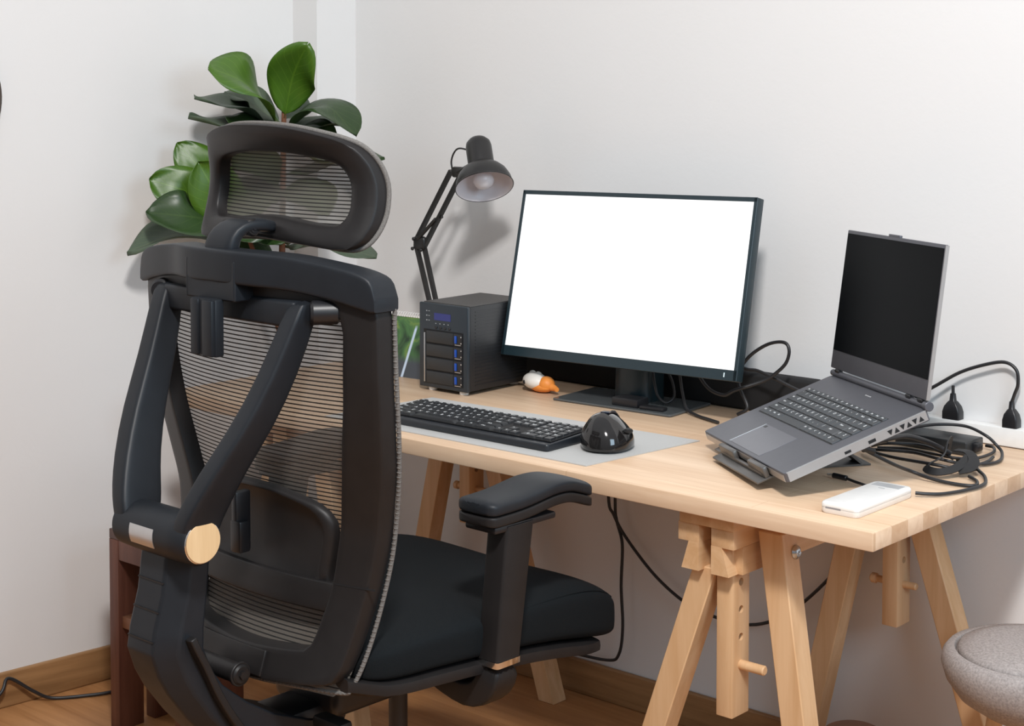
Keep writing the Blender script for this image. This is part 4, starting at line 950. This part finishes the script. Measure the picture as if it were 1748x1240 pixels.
bm = B(); box(bm, (0, (y0+y1)/2, .244), (x1-x0-.06, y1-y0-.02, .026), bev=.001); obj('shelf', bm, wood('shelf_wood', (.16, .07, .035), (.24, .11, .06), 'X', 1.2, .5), SD, 40)

# ------------------------------------------------------------------ plant
PT = empty('fiddle_leaf_fig', 'tall leafy green fig plant in the room corner behind the chair', 'potted plant', (-1.915, -.29, 0))
PO = Vector((-1.915, -.29, 0))
bm = B(); lathe(bm, [(0, 0), (.07, 0), (.075, .01), (.098, .17), (.1, .175), (.092, .175), (.088, .15), (0, .15)], 36); obj('pot', bm, pm('pot_dark', (.03, .03, .032), .5), PT, 40)
bm = B(); tube(bm, [(.0, .0, .14), (.012, -.006, .5), (.022, -.014, .9), (.026, -.011, 1.2), (.030, -.010, 1.37)], lambda t: .011-.005*t, 12)
tube(bm, [(.018, -.010, .80), (.010, -.06, .95), (-.005, -.115, 1.10)], lambda t: .008-.003*t, 10)
obj('stem', bm, STEM, PT, 60)
LEAVES = [
   [(-1.885, -0.298, 1.356), (-1.839, -0.31, 1.457), (-1.76, -0.334, 1.533), .125, 0, 'cam'],
   [(-1.894, -0.305, 1.335), (-1.826, -0.459, 1.433), (-1.817, -0.584, 1.478), .15, 0, 'mix'],
   [(-1.898, -0.309, 1.334), (-1.931, -0.418, 1.379), (-1.924, -0.545, 1.404), .12, 2, 'up'],
   [(-1.903, -0.313, 1.324), (-1.898, -0.455, 1.337), (-1.895, -0.587, 1.357), .10, 2, 'up'],
   [(-1.881, -0.294, 1.324), (-1.765, -0.272, 1.383), (-1.65, -0.277, 1.312), .11, 1, 'up'],
   [(-1.877, -0.29, 1.324), (-1.80, -0.24, 1.343), (-1.72, -0.20, 1.326), .10, 2, 'up'],
   [(-1.887, -0.3, 1.346), (-1.905, -0.23, 1.39), (-1.91, -0.20, 1.40), .08, 2, 'cam'],
   [(-1.892, -0.303, 1.338), (-1.955, -0.345, 1.388), (-1.99, -0.400, 1.42), .12, 2, 'up'],
   [(-1.933, -0.42, 1.124), (-1.935, -0.500, 1.216), (-1.985, -0.552, 1.297), .115, 0, 'cam'],
   [(-1.933, -0.42, 1.106), (-1.908, -0.578, 1.182), (-1.96, -0.652, 1.215), .115, 0, 'cam'],
   [(-1.922, -0.41, 1.094), (-1.856, -0.532, 1.176), (-1.870, -0.579, 1.258), .13, 0, 'cam'],
   [(-1.922, -0.41, 1.092), (-1.858, -0.60, 1.128), (-1.936, -0.68, 1.14), .13, 1, 'mix'],
   [(-1.917, -0.379, 1.047), (-1.935, -0.567, 1.083), (-1.985, -0.699, 1.045), .12, 2, 'up'],
   [(-1.887, -0.299, 1.21), (-1.776, -0.215, 1.247), (-1.672, -0.163, 1.259), .10, 1, 'up'],
   [(-1.888, -0.3, 1.036), (-1.756, -0.264, 1.046), (-1.601, -0.26, 1.024), .11, 2, 'up'],
   [(-1.895, -0.307, 1.065), (-1.823, -0.456, 1.101), (-1.821, -0.521, 1.071), .12, 1, 'mix'],
   [(-1.893, -0.304, 1.181), (-1.889, -0.381, 1.243), (-1.898, -0.456, 1.231), .12, 1, 'mix'],
   [(-1.891, -0.302, 1.167), (-1.756, -0.33, 1.175), (-1.687, -0.336, 1.122), .11, 1, 'mix'],
   [(-1.893, -0.304, 1.167), (-1.89, -0.382, 1.171), (-1.883, -0.442, 1.104), .12, 1, 'mix'],
   [(-1.888, -0.3, 1.298), (-1.793, -0.296, 1.31), (-1.723, -0.302, 1.251), .11, 1, 'mix'],
   [(-1.888, -0.3, 1.05), (-1.84, -0.38, 1.08), (-1.76, -0.42, 1.06), .12, 1, 'mix'],
   [(-1.888, -0.3, .98), (-1.93, -0.40, 1.02), (-1.96, -0.47, 1.00), .13, 1, 'mix'],
   [(-1.890, -0.3, 1.30), (-1.86, -0.41, 1.345), (-1.85, -0.50, 1.335), .12, 1, 'up'],
]
camv = Vector((1.2883, -3.0454, 1.467))
def leaf(a, m, b, w, mi, face, k):
    P = [p-PO for p in cat([a, m, b], 10)]; L = len(P); bm = B(); uvl = bm.loops.layers.uv.new('UVMap')
    rng = random.Random(k); NX = 8; rows = []
    for i, p in enumerate(P):
        t = i/(L-1); tg = (P[min(i+1, L-1)]-P[max(i-1, 0)]).normalized()
        view = ((camv-PO)-p).normalized(); up = Vector((0, 0, 1)); nr = {'cam': view+up*.25, 'up': up+view*.35, 'mix': up*.7+view*.8}[face]
        side = tg.cross(nr).normalized(); nn = side.cross(tg).normalized()
        # fiddle outline: short petiole, narrow waist, broad shoulders
        if t < .06: ww = .02
        else: s_ = (t-.06)/.94; ww = (math.sin(PI*min(1, s_**.8))**.62)*(.70+.42*s_) if s_ < 1 else 0
        ww = max(ww, .02)*w*.56
        row = []
        for j in range(NX+1):
            u = 2*j/NX-1; wav = .06*w*math.sin(9*t+k+2.2*u*(1 if u > 0 else -1))*abs(u)**1.5
            row.append((bm.verts.new(p+side*u*ww+nn*(.24*ww*abs(u)**1.4+wav*1.5)), (j/NX, t)))
        rows.append(row)
    for A, Bq in zip(rows, rows[1:]):
        for j in range(NX):
            q = (A[j], A[j+1], Bq[j+1], Bq[j]); f = bm.faces.new([v for v, _ in q])
            for lp, (_, uv) in zip(f.loops, q): lp[uvl].uv = uv
    o = obj('leaf', bm, (LEAFB, LEAFD, LEAFG)[mi], PT, 180)
    mod_solid(o, .0008, 0)
    return o
for k, (a, m, b, w, mi, fc) in enumerate(LEAVES): leaf(a, m, b, w, mi, fc, k)

# ------------------------------------------------------------------ round upholstered stool (lower right)
SL = empty('upholstered_stool', 'round grey fabric stool cut off by the right edge, lower right corner', 'stool', (.085, -.318, -.0))
bm = B(); lathe(bm, [(0, .352), (.05, .352), (.095, .368), (.132, .392), (.152, .420), (.160, .446), (.158, .462), (.150, .472), (.138, .473), (.134, .464), (0, .462)], 56); obj('seat_shell', bm, GREYF, SL, 60)
bm = B(); lathe(bm, [(0, .453), (.120, .454), (.131, .461), (.133, .471), (.128, .478), (.10, .485), (.06, .488), (0, .489)], 56); obj('seat_cushion', bm, GREYF, SL, 60)
for a in (40, 130, 220, 310):
    c_, s_ = math.cos(math.radians(a)), math.sin(math.radians(a)); bm = B(); tube(bm, [(.07*c_, .07*s_, .36), (.125*c_, .125*s_, 0)], lambda t: .014-.004*t, 14, sm=0); obj('leg', bm, PINE_Z, SL, 60)
# canister
bm = B(); lathe(bm, [(0, 0), (.05, 0), (.054, .006), (.054, .185), (.0555, .188), (.0555, .196), (.048, .200), (0, .203)], 40)
o = obj('canister', bm, BRONZE, None, 40, (-.325, -.220, 0)); meta(o, 'small brown round-topped canister on the floor beyond the right trestle, cut by the bottom edge', 'canister')

# round wall clock, only its dark rim enters at the left border
ck = obj('wall_clock', lathe(B(), [(0, .0), (.150, 0), (.155, .006), (.155, .022), (.150, .026), (.142, .022), (.140, .012), (0, .012)], 64), pm('clock_rim', (.05, .035, .025), .5), None, 40, (-2.138, -1.103, 1.411), (PI/2, 0, PI/2-la))
meta(ck, 'dark rim of a round object on the left wall, cut off by the left border', 'wall clock')
